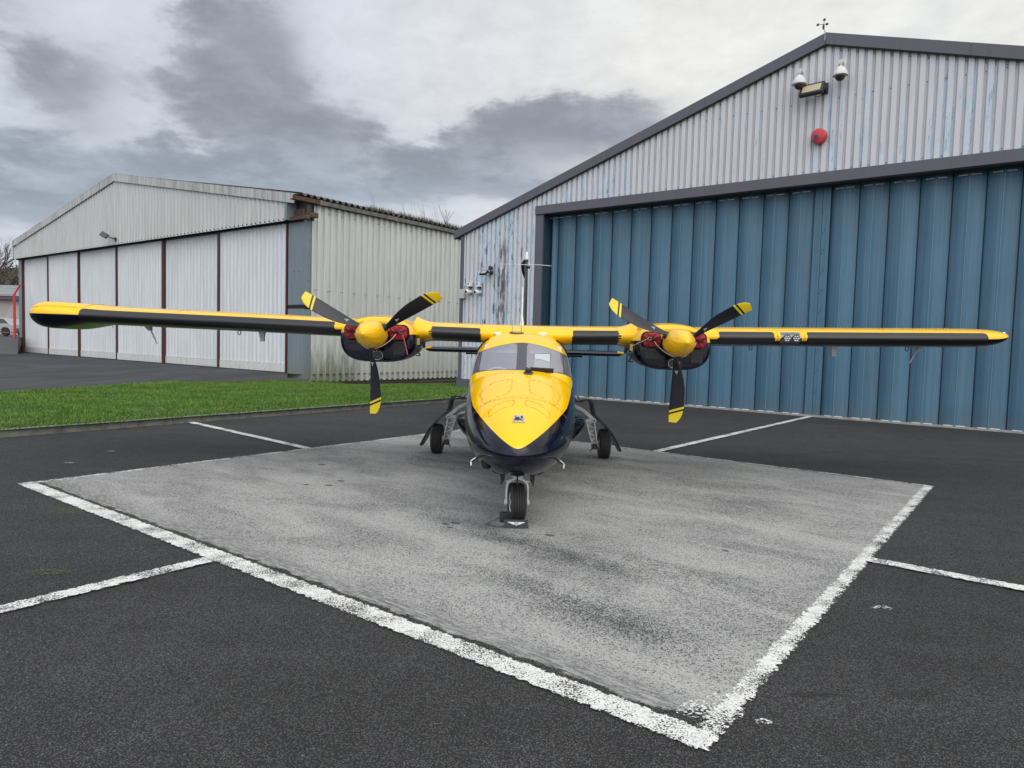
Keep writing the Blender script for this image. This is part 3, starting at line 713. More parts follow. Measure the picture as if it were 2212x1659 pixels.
mb = MB(); mb.box(.52, 1.75, -.25, -.05, 6.84, 7.0); mb.box(.52, 1.2, .0, .12, 7.0, 7.35); mb.box(1.25, 1.75, .05, .4, 6.95, 7.15); mb.obj('steel_beam', [mat('rusty_brown_steel', fn=f_conc((.05, .03, .022), (.13, .075, .05), 5))], F)
# side wall facing the grass
XW = 1.3
mb = MB(); TR2 = [(0, 0), (.40, 0), (.45, .085), (.90, .085), (.95, 0)]
corr(mb, .33, 48, .37, TR2, c_(-.36), c_(7.62), 0)
for v in mb.v: v.x, v.y = XW - v.y, v.x
k = len(mb.v); corr(mb, .2, 48, .37, TR2, c_(0), c_(8), 0)
for v in mb.v[k:]: v.x, v.y = -33.0 + v.y, v.x
mb.prism([(-33, 47.9, 0), (1.3, 47.9, 0), (1.3, 47.9, 7.6), (AX2, 47.9, 10.7), (-33, 47.9, 7.6)], (0, .1, 0))
k = 0; y = .6
while y < 30:
    for z in (3.81, 3.81, 7.3, -.2):
        yy = y + (.11 if k % 2 else 0)
        mb.lathe([(.012, -.07), (.012, .008), (.004, .012)], 6, 'x', (XW + .002, yy, z), 1); k += 1
        if z == 3.81: continue
    y += .74
for z in [1.2 + .6 * i for i in range(10)]: mb.lathe([(.018, .0), (.018, .012)], 6, 'x', (XW + .004, .25, z), 1)
mb.obj('side_cladding', [CLADS, DGREY], F, fixn=False)
mb = MB(); mb.box(XW - .10, XW - .05, .35, 48, -1.6, -.3)
for z in (-.52, -.72): mb.box(XW - .05, XW - .035, 7.3, 12, z, z + .03, 1)
mb.obj('plinth', [mat('dark_brown_brick', fn=f_conc((.025, .018, .015), (.07, .05, .04), 8)), mat('plinth_lead', (.16, .14, .12), .8)], F)
mb = MB(); y = -.75; seg = 0
while y < 47:
    y2 = y + (1.5 if seg == 0 else 4.6); c0 = 1
    zz = 7.62
    mb.prism([(XW - .05, y, zz), (XW + .19, y, zz), (XW + .22, y, zz + .17), (XW + .16, y, zz + .17), (XW + .15, y, zz + .03), (XW - .02, y, zz + .03)], (0, y2 - y - .01, 0), 1 if seg == 0 else 0)
    mb.box(XW - .06, XW + .24, y2 - .11, y2 + .05, zz - .03, zz + .185); y = y2; seg += 1
mb.obj('gutter', [mat('grey_gutter', fn=f_conc((.09, .085, .08), (.20, .195, .185), 4)), bpy.data.materials['rusty_brown_steel']], F)
mb = MB(); n = 0
ys = [-.3 + .04375 * i for i in range(1104)]
for i in range(len(ys) - 1):
    for s_ in (1,):
        a, b = ys[i], ys[i + 1]; wa = .062 * math.sin(a / .35 * 6.283); wb = .062 * math.sin(b / .35 * 6.283)
        x0 = XW + .14; mb.add([(AX2, a, ZA2 - .06 + wa), (AX2, b, ZA2 - .06 + wb), (x0, b, roof2(x0) + wb + .02), (x0, a, roof2(x0) + wa + .02),
                               (x0, b, roof2(x0) + wb - .01), (x0, a, roof2(x0) + wa - .01)], [(0, 1, 2, 3), (3, 2, 4, 5)])
mb.add([(AX2, -.3, ZA2 - .06), (AX2, 48, ZA2 - .06), (-33.2, 48, roof2(-33.2)), (-33.2, -.3, roof2(-33.2))], [(0, 1, 2, 3)])
mb.add([(AX2, -.3, ZA2 - .2), (AX2, 48, ZA2 - .2), (XW, 48, roof2(XW) - .12), (XW, -.3, roof2(XW) - .12)], [(0, 1, 2, 3)])
mb.obj('roof', [mat('mossy_roof_sheet', fn=f_conc((.035, .035, .03), (.10, .10, .09), 3))], F, fixn=False, smooth=60)
mb = MB(); mb.box(XW - .05, XW + .0, .3, 48, 7.6, roof2(XW)); mb.obj('eaves_board', [DGREY], F)

# moss and weeds along the eaves: rest on the roof
FM = Matrix.Translation(LO) @ RZ(ROTH)
mb = MB(); r4 = random.Random(11)
for i in range(420):
    y = r4.uniform(3.6, 17); x = XW + .1 - abs(r4.gauss(0, .14)); z = roof2(x) + .0
    if math.sin(y * 1.9) + math.sin(y * .8 + 1) < -.9: continue
    r = r4.uniform(.03, .10)
    mb.lathe([(r, -.03), (r * .95, r * .3), (r * .55, r * .75), (0, r * .9)], 7, 'z', (x, y, z), 0, FM)
mb.obj('roof_moss', [MOSS], smooth=True)
tag(bpy.data.objects['roof_moss'], 'dark moss cushions growing along the gutter of the white hangar', 'moss', kind='stuff')
mb = MB()
for i in range(1500):
    y = r4.choice([4.2, 5.0, 6.1, 7.2, 8.0, 9.4, 10.6, 12, 14]) + r4.gauss(0, .38); x = XW + r4.uniform(-.15, .16); z = roof2(x) + .03
    h = r4.uniform(.05, .26) * (1.2 if r4.random() < .2 else 1)
    a = r4.uniform(0, 6.28); dx, dy = math.cos(a) * .012, math.sin(a) * .012; lx, ly = r4.gauss(0, h * .3), r4.gauss(0, h * .3)
    mb.add([(x - dx, y - dy, z), (x + dx, y + dy, z), (x + lx, y + ly, z + h)], [(0, 1, 2)], 0, FM)
for i in range(26):
    y = r4.choice([4.0, 6.0, 6.4, 6.9, 7.4, 8.3, 9.2]) + r4.gauss(0, .1); x = XW + .05; z = roof2(x); h = r4.uniform(.5, 1.15); lx = r4.uniform(-.1, .1); ly = -r4.uniform(.15, .4) * h
    mb.tube([(x, y, z), (x + lx * .3, y + ly * .35, z + h * .5), (x + lx, y + ly, z + h)], [.007, .005, .003], 4, 0, True, FM)
mb.obj('roof_weeds', [DRYG], fixn=False)
tag(bpy.data.objects['roof_weeds'], 'dry grass and stalks sprouting from the roof gutter', 'weeds', kind='stuff')
mb = MB(); bx, by, bz = XW + .02, 9.1, roof2(XW)
mb.tube([(bx, by, bz - .05), (bx, by, bz + .12)], .022, 6, 0, True, FM)
for (a, b, h) in ((-.1, -.75, 1.05), (.1, -.35, .6), (0, .35, .75), (.1, .8, .85), (-.2, .6, .5), (.2, -.1, .8)):
    p = [(bx + a * t * .5, by + b * t * .8, bz + .08 + h * t) for t in (0, .35, .7, 1)]
    mb.tube(p, [.014, .011, .008, .004], 5, 0, True, FM)
    for t in (.4, .55, .7, .85):
        q = Vector((bx + a * t * .5, by + b * t * .8, bz + .08 + h * t)); s_ = r4.choice((-1, 1))
        mb.tube([q, q + Vector((.03, .10 * s_, .14))], [.006, .003], 4, 0, True, FM)
tag(mb.obj('bare_sapling', [mat('twig_bark', (.10, .07, .05), .8)]), 'leafless sapling rooted in the gutter beside the blue-doored hangar', 'sapling')

# ---- fixtures on the near hangar (hangar frame)
def at_h(x, y, z): return PR + EV * x + UV2 * y + Vector((0, 0, z))
def dome_camera(x, z, label):
    t = empty('security_camera', at_h(x, YF, z), ROTH, label=label, cat='security camera', group='dome cameras on the gable')
    mb = MB(); mb.box(-.07, .07, -.03, .01, .10, .34); mb.tube([(0, -.02, .27), (0, -.20, .29), (0, -.26, .25)], [.028, .026, .024], 10); mb.box(-.035, .035, -.30, -.22, .18, .27)
    mb.obj('bracket', [WHITE], t, smooth=40)
    mb = MB(); mb.lathe([(.022, .22), (.03, .13), (.065, .115), (.11, .07), (.145, .0), (.168, -.05), (.17, -.085), (.13, -.10)], 20, 'z', (0, -.26, 0)); mb.obj('housing', [WHITE], t, smooth=40)
    mb = MB(); mb.lathe([(.115, -.09), (.11, -.13), (.08, -.18), (.04, -.205), (0, -.21)], 20, 'z', (0, -.26, 0)); mb.obj('dome', [mat('smoked_dome', (.045, .03, .025), .15) if 'smoked_dome' not in bpy.data.materials else bpy.data.materials['smoked_dome']], t, smooth=True)
dome_camera(-.26, 8.22, 'dirty white dome camera to the left of the gable floodlight')
dome_camera(.67, 8.24, 'dirty white dome camera to the right of the gable floodlight')
t = empty('floodlight', at_h(.10, YF, 7.95), ROTH, label='black rectangular floodlight with pale lens under the hangar apex', cat='floodlight'); t.scale = (.92, .92, .92)
Mt = T(-.05, -.30, 0) @ RZ(-.12) @ RX(R_(-28))
mb = MB(); mb.box(-.30, .30, -.05, .06, -.17, .17, 0, Mt)
for k in range(9): mb.box(-.27 + k * .065, -.25 + k * .065, .06, .09, -.15, .15, 0, Mt)
mb.obj('housing', [BLACK], t, bevel=.008)
mb = MB(); mb.box(-.24, .24, -.056, -.051, -.11, .11, 0, Mt); mb.obj('lens', [mat('sandy_lens', (.42, .36, .22), .35)], t)
mb = MB(); mb.tube([(.20, 0, 0), (.20, -.18, .0), (.26, -.27, 0)], .02, 8); mb.box(.12, .28, -.04, .01, -.08, .20); mb.tube([(.2, -.1, -.05), (.12, -.2, -.18), (.0, -.22, -.16), (-.02, -.24, -.1)], .008, 6); mb.obj('bracket', [BLACK], t)
t = empty('alarm_bell', at_h(.22, YF, 6.86), ROTH, label='round red alarm sounder below the gable floodlight', cat='alarm')
mb = MB(); mb.lathe([(.17, 0), (.17, -.05)], 28, 'y'); mb.obj('back_plate', [BLACK], t, smooth=40)
mb = MB(); mb.lathe([(.18, -.05), (.185, -.10), (.175, -.15), (.15, -.165), (0, -.17)], 32, 'y'); mb.obj('cover', [REDP], t, smooth=40)
mb = MB(); mb.box(-.10, .0, -.176, -.171, -.10, .02); mb.obj('sticker', [mat('dark_label', (.02, .03, .06), .4)], t)
t = empty('wind_gauge', at_h(AX - .02, YF - .1, ZA - .15), ROTH, label='small grey cup anemometer on the apex of the near hangar', cat='weather gauge'); t.scale = (.8, .8, .8)
mb = MB(); mb.tube([(0, 0, -.02), (0, 0, .18), (-.05, 0, .30)], .012, 8); mb.box(-.02, .02, -.02, .0, -.06, .12); mb.obj('mast', [STEEL], t)
mb = MB(); mb.lathe([(.03, -.06), (.035, .0), (.03, .05), (.015, .09)], 12, 'z', (-.06, 0, .36)); mb.tube([(-.06, 0, .44), (-.20, -.02, .46)], .007, 6); mb.tube([(-.06, 0, .44), (.0, .08, .47)], .007, 6); mb.tube([(-.06, 0, .44), (-.02, -.10, .5)], .007, 6); mb.obj('rotor', [DGREY], t)
for p in ((-.22, -.02, .46), (.01, .1, .47), (-.015, -.12, .52)):
    mb = MB(); mb.lathe([(.0, -.03), (.03, -.02), (.042, 0), (.038, .0), (.0, -.02)], 12, 'y', p); mb.obj('cup', [DGREY], t, smooth=True)
t = empty('floodlight', at_h(-9.98, YF, 3.98), ROTH, label='small black sensor floodlight on the peeling wall left of the blue doors', cat='floodlight')
Mt = T(-.10, -.26, -.02) @ RX(R_(-50))
mb = MB(); mb.box(-.15, .12, -.03, .03, -.10, .10, 0, Mt); mb.tube([(0, 0, -.02), (0, -.2, -.02)], .02, 8); mb.box(-.06, .06, -.03, .01, -.06, .05); mb.tube([(.1, -.02, 0), (.12, -.25, -.12), (-.05, -.28, -.1)], .009, 6); mb.obj('housing', [BLACK], t)
mb = MB(); mb.box(-.11, .08, -.034, -.031, -.07, .07, 0, Mt); mb.obj('lens', [mat('grey_lens', (.35, .36, .36), .3)], t)
mb = MB(); mb.box(-.02, .09, -.16, -.05, .08, .2); mb.tube([(.03, -.1, .08), (.02, -.12, -.02)], .015, 6); mb.obj('motion_sensor', [BLACK], t, bevel=.01)
def wall_camera(x, z, label):
    t = empty('security_camera', at_h(x, YF, z), ROTH, label=label, cat='security camera', group='bullet cameras on the peeling wall')
    mb = MB(); mb.box(-.03, .15, -.02, .01, -.18, .24); mb.obj('back_plate', [bpy.data.materials.get('plate_grey') or mat('plate_grey', (.25, .25, .25), .5)], t)
    mb = MB(); mb.tube([(.04, -.02, -.08), (.04, -.12, -.08)], .05, 14); mb.lathe([(.075, -.10), (.085, -.14), (.08, -.24), (.07, -.26), (.055, -.262)], 20, 'y', (.0, 0, -.09)); mb.obj('housing', [WPL], t, smooth=40)
    mb = MB(); mb.lathe([(.058, -.255), (.05, -.268), (0, -.27)], 18, 'y', (0, 0, -.09)); mb.obj('lens', [BLACK], t, smooth=40)
    mb = MB(); mb.box(-.04, .09, -.14, -.02, .10, .24); mb.box(-.03, .02, -.142, -.138, .15, .22, 1); mb.box(.0, .08, -.13, -.02, .04, .10, 1); mb.obj('lamp', [WPL, BLACK], t, bevel=.006)
wall_camera(-10.88, 3.44, 'white security camera with lamp, nearest the corner on the peeling wall')
wall_camera(-10.48, 3.42, 'white security camera with lamp, second from the corner on the peeling wall')
t = empty('junction_box', at_h(-11.2, YF, 3.30), ROTH, label='cream junction box at the corner of the peeling wall', cat='box')
mb = MB(); mb.box(-.12, .12, -.12, .0, -.16, .16); mb.obj('casing', [mat('cream_plastic', (.45, .44, .38), .5)], t, bevel=.012)
mb = MB(); mb.tube([(.06, -.06, .15), (.08, -.06, .25), (.2, -.03, .24)], .008, 6); mb.obj('cable', [BLACK], t)

# floodlight on the far hangar
t = empty('floodlight', LO + EV * -16.2 - UV2 * .42 + Vector((0, 0, 7.22)), ROTH, label='black floodlight on the gable of the white corrugated hangar', cat='floodlight'); t.scale = (.68, .68, .68)
Mt = T(-.85, -.55, .22) @ RY(R_(28)) @ RZ(R_(20)) @ RX(R_(-35))
mb = MB(); mb.box(-.40, .34, -.05, .09, -.22, .22, 0, Mt); mb.obj('housing', [BLACK], t, bevel=.02)
mb = MB(); mb.box(-.34, .28, -.056, -.051, -.17, .17, 0, Mt); mb.obj('lens', [mat('unlit_lens', (.06, .06, .06), .3)], t)
mb = MB(); mb.tube([(0, .0, -.15), (0, -.3, -.05), (-.5, -.45, .05)], .05, 8); mb.box(-.1, .1, -.05, .02, -.35, .05); mb.obj('bracket', [DGREY], t)

# ================================================================== LEFT BACKGROUND
# raised ground beyond the far hangar
def f_dirt(g, b):
    p = g.pos(); n = g.noise(p, .8, 5, .65); g.put(b.inputs['Base Color'], g.mix(n, (.05, .05, .052), (.085, .085, .085))); b.inputs['Roughness'].default_value = .9
mb = MB(); mb.add([(-60, 38, 0.008), (-33.4, 47.0, .008), (-35.4, 49.9, 1.12), (-60, 46.5, 1.12), (-80, 130, 1.3), (-45, 130, 1.3), (-37.5, 53.5, 1.12)], [(0, 1, 2, 3), (3, 2, 6, 5, 4), (1, 6, 2)])
o = mb.obj('bank', [mat('bank_surface', fn=f_dirt)], fixn=False); tag(o, kind='structure')
# wooded hillside
mb = MB(); mb.grid(lambda u, v: (-170 + u * 150, 108 + v * 60, 1.2 + 15 * min(1, v * 1.4) * (1 + .1 * math.sin(u * 14)) ), lin(0, 1, 20), lin(0, 1, 10))
def f_hill(g, b):
    p = g.pos(); n = g.noise(p, .6, 6, .7); g.put(b.inputs['Base Color'], g.mix(g.ramp(n, .35, .65), (.035, .035, .015), (.10, .085, .045))); b.inputs['Roughness'].default_value = .95; g.put(b.inputs['Normal'], g.bump(n, 1, .6))
o = mb.obj('hillside', [mat('winter_hillside', fn=f_hill)], smooth=True); tag(o, kind='structure')
IVY = mat('winter_scrub', fn=lambda g, b: (g.put(b.inputs['Base Color'], g.mix(g.noise(g.pos(), .8, 3), (.030, .038, .015), (.085, .075, .035))), g.put(b.inputs['Roughness'], .8)))
BARK = mat('grey_bark', (.07, .055, .045), .9)
def bare_tree(p, h, seed, label):
    t = empty('bare_tree', p, 0, label=label, cat='tree', group='winter trees on the slope'); rr = random.Random(seed)
    mb = MB(); tw = MB()
    mb.tube([(0, 0, 0), (rr.uniform(-.2, .2), 0, h * .25), (rr.uniform(-.4, .4), 0, h * .5)], [h * .03, h * .022, h * .014], 7)
    def br(a, d_, L_, r, lv):
        b = a + d_ * L_; mid = (a + b) / 2 + Vector((rr.gauss(0, .06), rr.gauss(0, .06), rr.gauss(0, .03))) * L_
        (mb if lv < 2 else tw).tube([a, mid, b], [r, r * .75, r * .45], 5 if lv < 2 else 3)
        if lv >= 4: return
        for _ in range(4 if lv else 3):
            nd = (d_ + Vector((rr.gauss(0, .5), rr.gauss(0, .5), rr.gauss(.18, .3)))).normalized(); f_ = rr.uniform(.35, 1)
            br(a + (b - a) * f_, nd, L_ * rr.uniform(.5, .75), r * .5, lv + 1)
    for i in range(7):
        a = rr.uniform(0, 6.28); el = rr.uniform(.4, 1.2)
        br(Vector((0, 0, h * rr.uniform(.25, .5))), Vector((math.cos(a) * math.cos(el), math.sin(a) * math.cos(el), math.sin(el))), h * .26, h * .012, 0)
    mb.obj('trunk', [BARK], t); tw.obj('crown', [BARK], t)
for i, (x, y, h, lb) in enumerate([(-84, 112, 15, 'tall bare winter tree on the slope at the left edge'), (-78, 108, 11, 'shorter bare winter tree next to the end of the white hangar')]):
    bare_tree((x, y, 2.5), h, 31 + i, lb)
# scrub covering the slope: uncountable
mb = MB(); r5 = random.Random(9)
for i in range(42000):
    x = r5.uniform(-102, -68); y = r5.uniform(97, 125); top = 5.5 + (y - 97) * .25 + 1.4 * math.sin(x * .9) + .8 * math.sin(x * 2.3 + y); z = 1.2 + (top - 1.2) * r5.random() ** .7
    s = r5.uniform(.08, .24); a = r5.uniform(0, 6.28); b = r5.uniform(-1, 1)
    dx, dy, dz = math.cos(a) * s, math.sin(a) * s, b * s
    mb.add([(x - dx, y - dy, z - dz), (x + dx, y + dy, z + dz), (x + dy * .6, y - dx * .6, z + s)], [(0, 1, 2)])
tag(mb.obj('scrub', [IVY], fixn=False), 'brown and green winter scrub covering the slope behind the fence', 'scrub', kind='stuff')
# low grey building
t = empty('outbuilding', (-49.5, 66, 1.2), 0, label='low grey flat-roofed building behind the red fence', cat='building')
mb = MB(); mb.box(-9, 5, 0, 8, 0, 3.3); mb.obj('wall', [mat('pale_render', (.36, .345, .33), .8)], t)
mb = MB(); mb.box(-9.4, 5.4, -.5, 8.4, 3.3, 3.62); mb.box(-9.5, 5.5, -.6, 8.5, 3.62, 4.6, 1); mb.obj('roof', [FLASH, mat('pale_roof_sheet', (.33, .37, .37), .6)], t)
mb = MB(); mb.box(-2.6, -1.2, -.05, .05, .3, 3.2); mb.obj('door', [mat('dark_door', (.06, .06, .08), .5)], t)
# parked car (side on)
def wheel_mb(mb, x, y, z, r, wd, s=1):
    mb.lathe([(r * .6, -wd / 2), (r * .92, -wd / 2), (r, -wd / 3), (r, wd / 3), (r * .92, wd / 2), (r * .6, wd / 2)], 22, 'y', (x, y, z))
def car(loc, rz, label, col):
    t = empty('parked_car', loc, rz, label=label, cat='car')
    prof = [(-2.1, .30), (-2.15, .62), (-2.05, .92), (-1.75, .98), (-1.35, 1.36), (-.7, 1.45), (.15, 1.42), (.95, 1.0), (1.85, .86), (2.12, .68), (2.15, .32), (1.75, .28), (1.7, .5), (1.5, .66), (1.2, .66), (1.0, .5), (.95, .25), (-.95, .25), (-1.0, .5), (-1.2, .66), (-1.5, .66), (-1.7, .5), (-1.75, .28)]
    mb = MB(); mb.prism([(x, -.85, z) for x, z in prof], (0, 1.7, 0))
    bm_o = mb.obj('body', [mat('car_paint_' + cat_name(col), col, .3, .3, coat=.7)], t, bevel=.05)
    for y in (-.862, .852): mb = MB(); mb.prism([(-1.62, y, .99), (-1.28, y, 1.30), (-.66, y, 1.38), (.12, y, 1.35), (.78, y, 1.0)], (0, .01, 0)); mb.obj('side_window', [DGLASS], t)
    for x in (-1.35, 1.35):
        for y in (-.78, .78):
            mb = MB(); wheel_mb(mb, x, y, .31, .31, .2); w_ = mb.obj('wheel', [TYRE], t, smooth=40)
            mb = MB(); mb.lathe([(.19, -.07), (.17, -.09), (.05, -.06), (0, -.06)] if y < 0 else [(.19, .07), (.17, .09), (.05, .06), (0, .06)], 14, 'y', (x, y, .31)); mb.obj('rim', [SILVER], w_, smooth=40)
    for y in (-.8, .4): mb = MB(); mb.box(2.05, 2.16, y, y + .4, .62, .74); mb.obj('headlight', [LENS], t)
    mb = MB(); mb.box(.35, .5, -1.0, -.86, .98, 1.1); mb.obj('wing_mirror', [BLACK], t)
def cat_name(c): return 'silver' if c[0] > .3 else 'red'
car((-40.3, 54.6, 1.15), R_(174), 'silver hatchback parked behind the red fence', (.42, .43, .45))
car((-50.5, 62.5, 1.18), R_(176), 'dark red car parked behind the silver hatchback', (.20, .025, .03))
# red mesh fence with arm post and barbed wire
t = empty('security_fence', (-34.9, 49.6, 1.1), R_(178), label='red chain-link security fence with barbed wire at the left edge', cat='fence')
for i in range(6):
    mb = MB(); x = .55 + i * 3.0; mb.box(x - .06, x + .06, -.06, .06, -.3, 3.1); mb.tube([(x, 0, 3.05), (x - .45, 0, 3.75)], .06, 6)
    mb.obj('post', [REDP], t)
mb = MB(); q = 0
x = 2.0
while x < 15:
    for s_ in (-1, 1):
        mb.tube([(x, 0, .05), (x + s_ * 1.45, 0, 3.0)], .0075, 3, 0, False)
    x += .13
mb.tube([(.55, 0, 3.02), (15, 0, 3.02)], .02, 6); mb.tube([(.55, 0, .35), (15, 0, .35)], .03, 6)
mb.obj('chain_link', [mat('faded_red_mesh', (.28, .06, .07), .6)], t, fixn=False)
mb = MB()
for k, z in enumerate((3.3, 3.5, 3.72)): mb.tube([(.2, 0, z), (15, 0, z)], .008, 4)
pts = []
for i in range(400):
    a = i * .42; pts.append((i * .038 + .2, .16 * math.cos(a), 3.6 + .16 * math.sin(a)))
mb.tube(pts, .008, 4)
mb.obj('barbed_wire', [STEEL], t)
mb = MB(); mb.box(-.45, .45, -.3, .3, 0, .75); mb.box(-.47, .47, -.32, .32, .75, .79)
mb2 = mb; t = empty('bin', (-36.55, 50.6, 1.12 - .98), ROTH, label='rusty brown box against the foot of the white hangar', cat='box')
mb.obj('casing', [RUST], t, bevel=.01)
mb = MB(); mb.box(-.50, .50, -.35, .35, .795, .83); mb.obj('lid', [RUST], t)

# ================================================================== AIRCRAFT (local: x right as seen, y aft, z up; origin under the nose wheel)
A = empty('airplane', (0.073, 6.30, 0), R_(-1.1), label='yellow and navy twin-propeller high-wing airplane parked on the painted box', cat='airplane')
FS = [(-.66, .0, .705, .705, .705, 2.0), (-.650, .055, .742, .668, .705, 2.0), (-.62, .115, .785, .622, .705, 2.0), (-.56, .18, .832, .575, .70, 2.05), (-.45, .262, .893, .52, .70, 2.1),
      (-.28, .345, .965, .470, .71, 2.15), (0, .435, 1.06, .425, .745, 2.2), (.35, .508, 1.155, .40, .80, 2.3), (.7, .553, 1.242, .39, .87, 2.4), (1.0, .575, 1.312, .385, .93, 2.5),
      (1.15, .582, 1.348, .384, .95, 2.6), (1.3, .586, 1.435, .383, .97, 2.75), (1.5, .588, 1.548, .382, .99, 3.0), (1.68, .59, 1.640, .382, 1.0, 3.2), (1.85, .59, 1.70, .382, 1.0, 3.3), (2.05, .59, 1.745, .382, 1.0, 3.3),
      (2.4, .59, 1.785, .382, 1.0, 3.2), (3.0, .59, 1.80, .385, 1.0, 3.0), (4.0, .575, 1.79, .40, 1.02, 2.8), (5.0, .50, 1.72, .52, 1.08, 2.5), (6.2, .36, 1.63, .78, 1.2, 2.3), (7.6, .20, 1.55, 1.08, 1.32, 2.1), (8.9, .05, 1.50, 1.34, 1.42, 2.0)]
def fus(l, th):
    w_, zt, zb, zm, n_ = interp(FS, l); c, s_ = math.cos(th), math.sin(th); nb = min(n_, 2.12) if s_ < 0 else n_
    x = w_ * (abs(c) ** (2 / nb)) * (1 if c >= 0 else -1)
    k = abs(s_) ** (2 / nb); z = zm + (zt - zm) * k if s_ >= 0 else zm - (zm - zb) * k
    return Vector((x, l, z))
ls = [-.66, -.657, -.653, -.645, -.63, -.61, -.58, -.54, -.49, -.43, -.36, -.28] + lin(-.2, 3.0, 55) + lin(3.15, 8.9, 26)
NT = 96; ths = sorted([i / NT * 2 * math.pi + .0001 for i in range(NT)] + [math.pi / 2 + q * s_ for q in (.0015, .004, .008, .014, .022, .033, .047) for s_ in (-1, 1)])
mb = MB(); mb.grid(fus, ls, ths, closev=True)
me = mb.mesh('fuselage', [YELLOW, NAVY], smooth=True, merge=.0002)
bm = bmesh.new(); bm.from_mesh(me)
# outlines: glazing bottom, glazing top, paint line
g1 = lambda p: p.z - (1.347 - .30 * max(0, p.y - 1.12) - .0 * abs(p.x)) if p.y < 1.75 else p.z - (1.347 - .30 * .63)
g2 = lambda p: (1.640 - .42 * p.x * p.x - .05 * abs(p.x)) - p.z
g3 = lambda p: 2.95 - p.y
def paintline(p):         # >0 yellow
    ax = abs(p.x); v = math.sqrt(ax * ax + .045 ** 2) - .045
    front = .765 + v * .60
    if p.y > .4: front += max(0, (p.y - .4)) * .12
    return p.z - front
def roofpaint(p): return p.z - 1.50
for fn in (g1, g2, g3, paintline): cut(bm, fn)
def in_glass(c): return g1(c) > 0 and g2(c) > 0 and g3(c) > 0 and c.y > .9
glassf = []
for f in bm.faces:
    c = f.calc_center_median(); f.smooth = True
    f.material_index = 0 if paintline(c) > 0 and (c.y < 1.9 or c.z > 1.46) else 1
    if c.y >= 1.9 and c.z <= 1.46: f.material_index = 1
    if in_glass(c): glassf.append(f)
gl = bm.copy(); gidx = {f.index for f in glassf}
bm.faces.index_update(); gidx = {f.index for f in glassf}
gl.free(); gl = bm.copy(); gl.faces.ensure_lookup_table()
bmesh.ops.delete(gl, geom=[gl.faces[i] for i in range(len(gl.faces)) if i not in gidx], context='FACES')
bmesh.ops.delete(bm, geom=glassf, context='FACES')
fme = bpy.data.meshes.new('fuselage'); bm.to_mesh(fme); bm.free(); fme.materials.append(YELLOW); fme.materials.append(NAVY)
fo = bpy.data.objects.new('fuselage', fme); sc.collection.objects.link(fo); fo.parent = A
# panes: rounded outlines with posts between
def sm(*d): k = 55.; return -math.log(sum(math.exp(-k * max(-.6, min(.6, v))) for v in d)) / k
def pane_edge(p): return max(0.0, 0) + (.445 + .06 * (1.60 - p.z) * 1.0)
def front_g(p):
    ax = abs(p.x); return sm(ax - .055, pane_edge(p) - ax, (g1(p) - .010) * 2.2, (g2(p) - .004) * 2.2)
def side_g(p):
    return min(sm(abs(p.x) - pane_edge(p) - .020, g1(p) - .012, g2(p) - .010, 2.93 - p.y), abs(p.y - 2.10) - .022)
cut(gl, front_g); cut(gl, side_g)
def paneg(p): return max(front_g(p), side_g(p))
gl.faces.index_update(); gl.faces.ensure_lookup_table()
sets = {'frame': [], 'l': [], 'r': [], 'sl': [], 'sr': []}
for f in gl.faces:
    c = f.calc_center_median()
    if paneg(c) <= 0: k = 'frame'
    else:
        front = front_g(c) > 0; k = ('l' if c.x < 0 else 'r') if front else ('sl' if c.x < 0 else 'sr')
    sets[k].append(f.index)
for k in ('l', 'r', 'sl', 'sr'):
    S_ = set(sets[k]); seen = set()
    for i0 in list(S_):
        if i0 in seen: continue
        isl = []; st = [i0]; seen.add(i0)
        while st:
            i = st.pop(); isl.append(i)
            for e in gl.faces[i].edges:
                for f2 in e.link_faces:
                    if f2.index in S_ and f2.index not in seen: seen.add(f2.index); st.append(f2.index)
        if sum(gl.faces[i].calc_area() for i in isl) < .012:
            sets['frame'] += isl; sets[k] = [i for i in sets[k] if i not in isl]
gl.faces.index_update(); gl.faces.ensure_lookup_table()
for k, nm, m_ in (('frame', 'window_frame', POST), ('l', 'windscreen', GLASS), ('r', 'windscreen', GLASS), ('sl', 'side_window', GLASS), ('sr', 'side_window', GLASS)):
    b2 = gl.copy(); b2.faces.ensure_lookup_table(); keep = set(sets[k])
    bmesh.ops.delete(b2, geom=[b2.faces[i] for i in range(len(b2.faces)) if i not in keep], context='FACES')
    seen = set(); rem = []
    if 0: pass
    for f0 in b2.faces:
        if f0 in seen: continue
        isl = []; st = [f0]; seen.add(f0)
        while st:
            f = st.pop(); isl.append(f)
            for e in f.edges:
                for f2 in e.link_faces:
                    if f2 not in seen: seen.add(f2); st.append(f2)
        if sum(f.calc_area() for f in isl) < .012: rem += isl
    if rem and nm != 'window_frame': bmesh.ops.delete(b2, geom=rem, context='FACES')
    if nm == 'window_frame':
        for f in b2.faces: f.smooth = False
    me = bpy.data.meshes.new(nm); b2.to_mesh(me); b2.free(); me.materials.append(m_)
    o = bpy.data.objects.new(nm, me); sc.collection.objects.link(o); o.parent = A
gl.free()
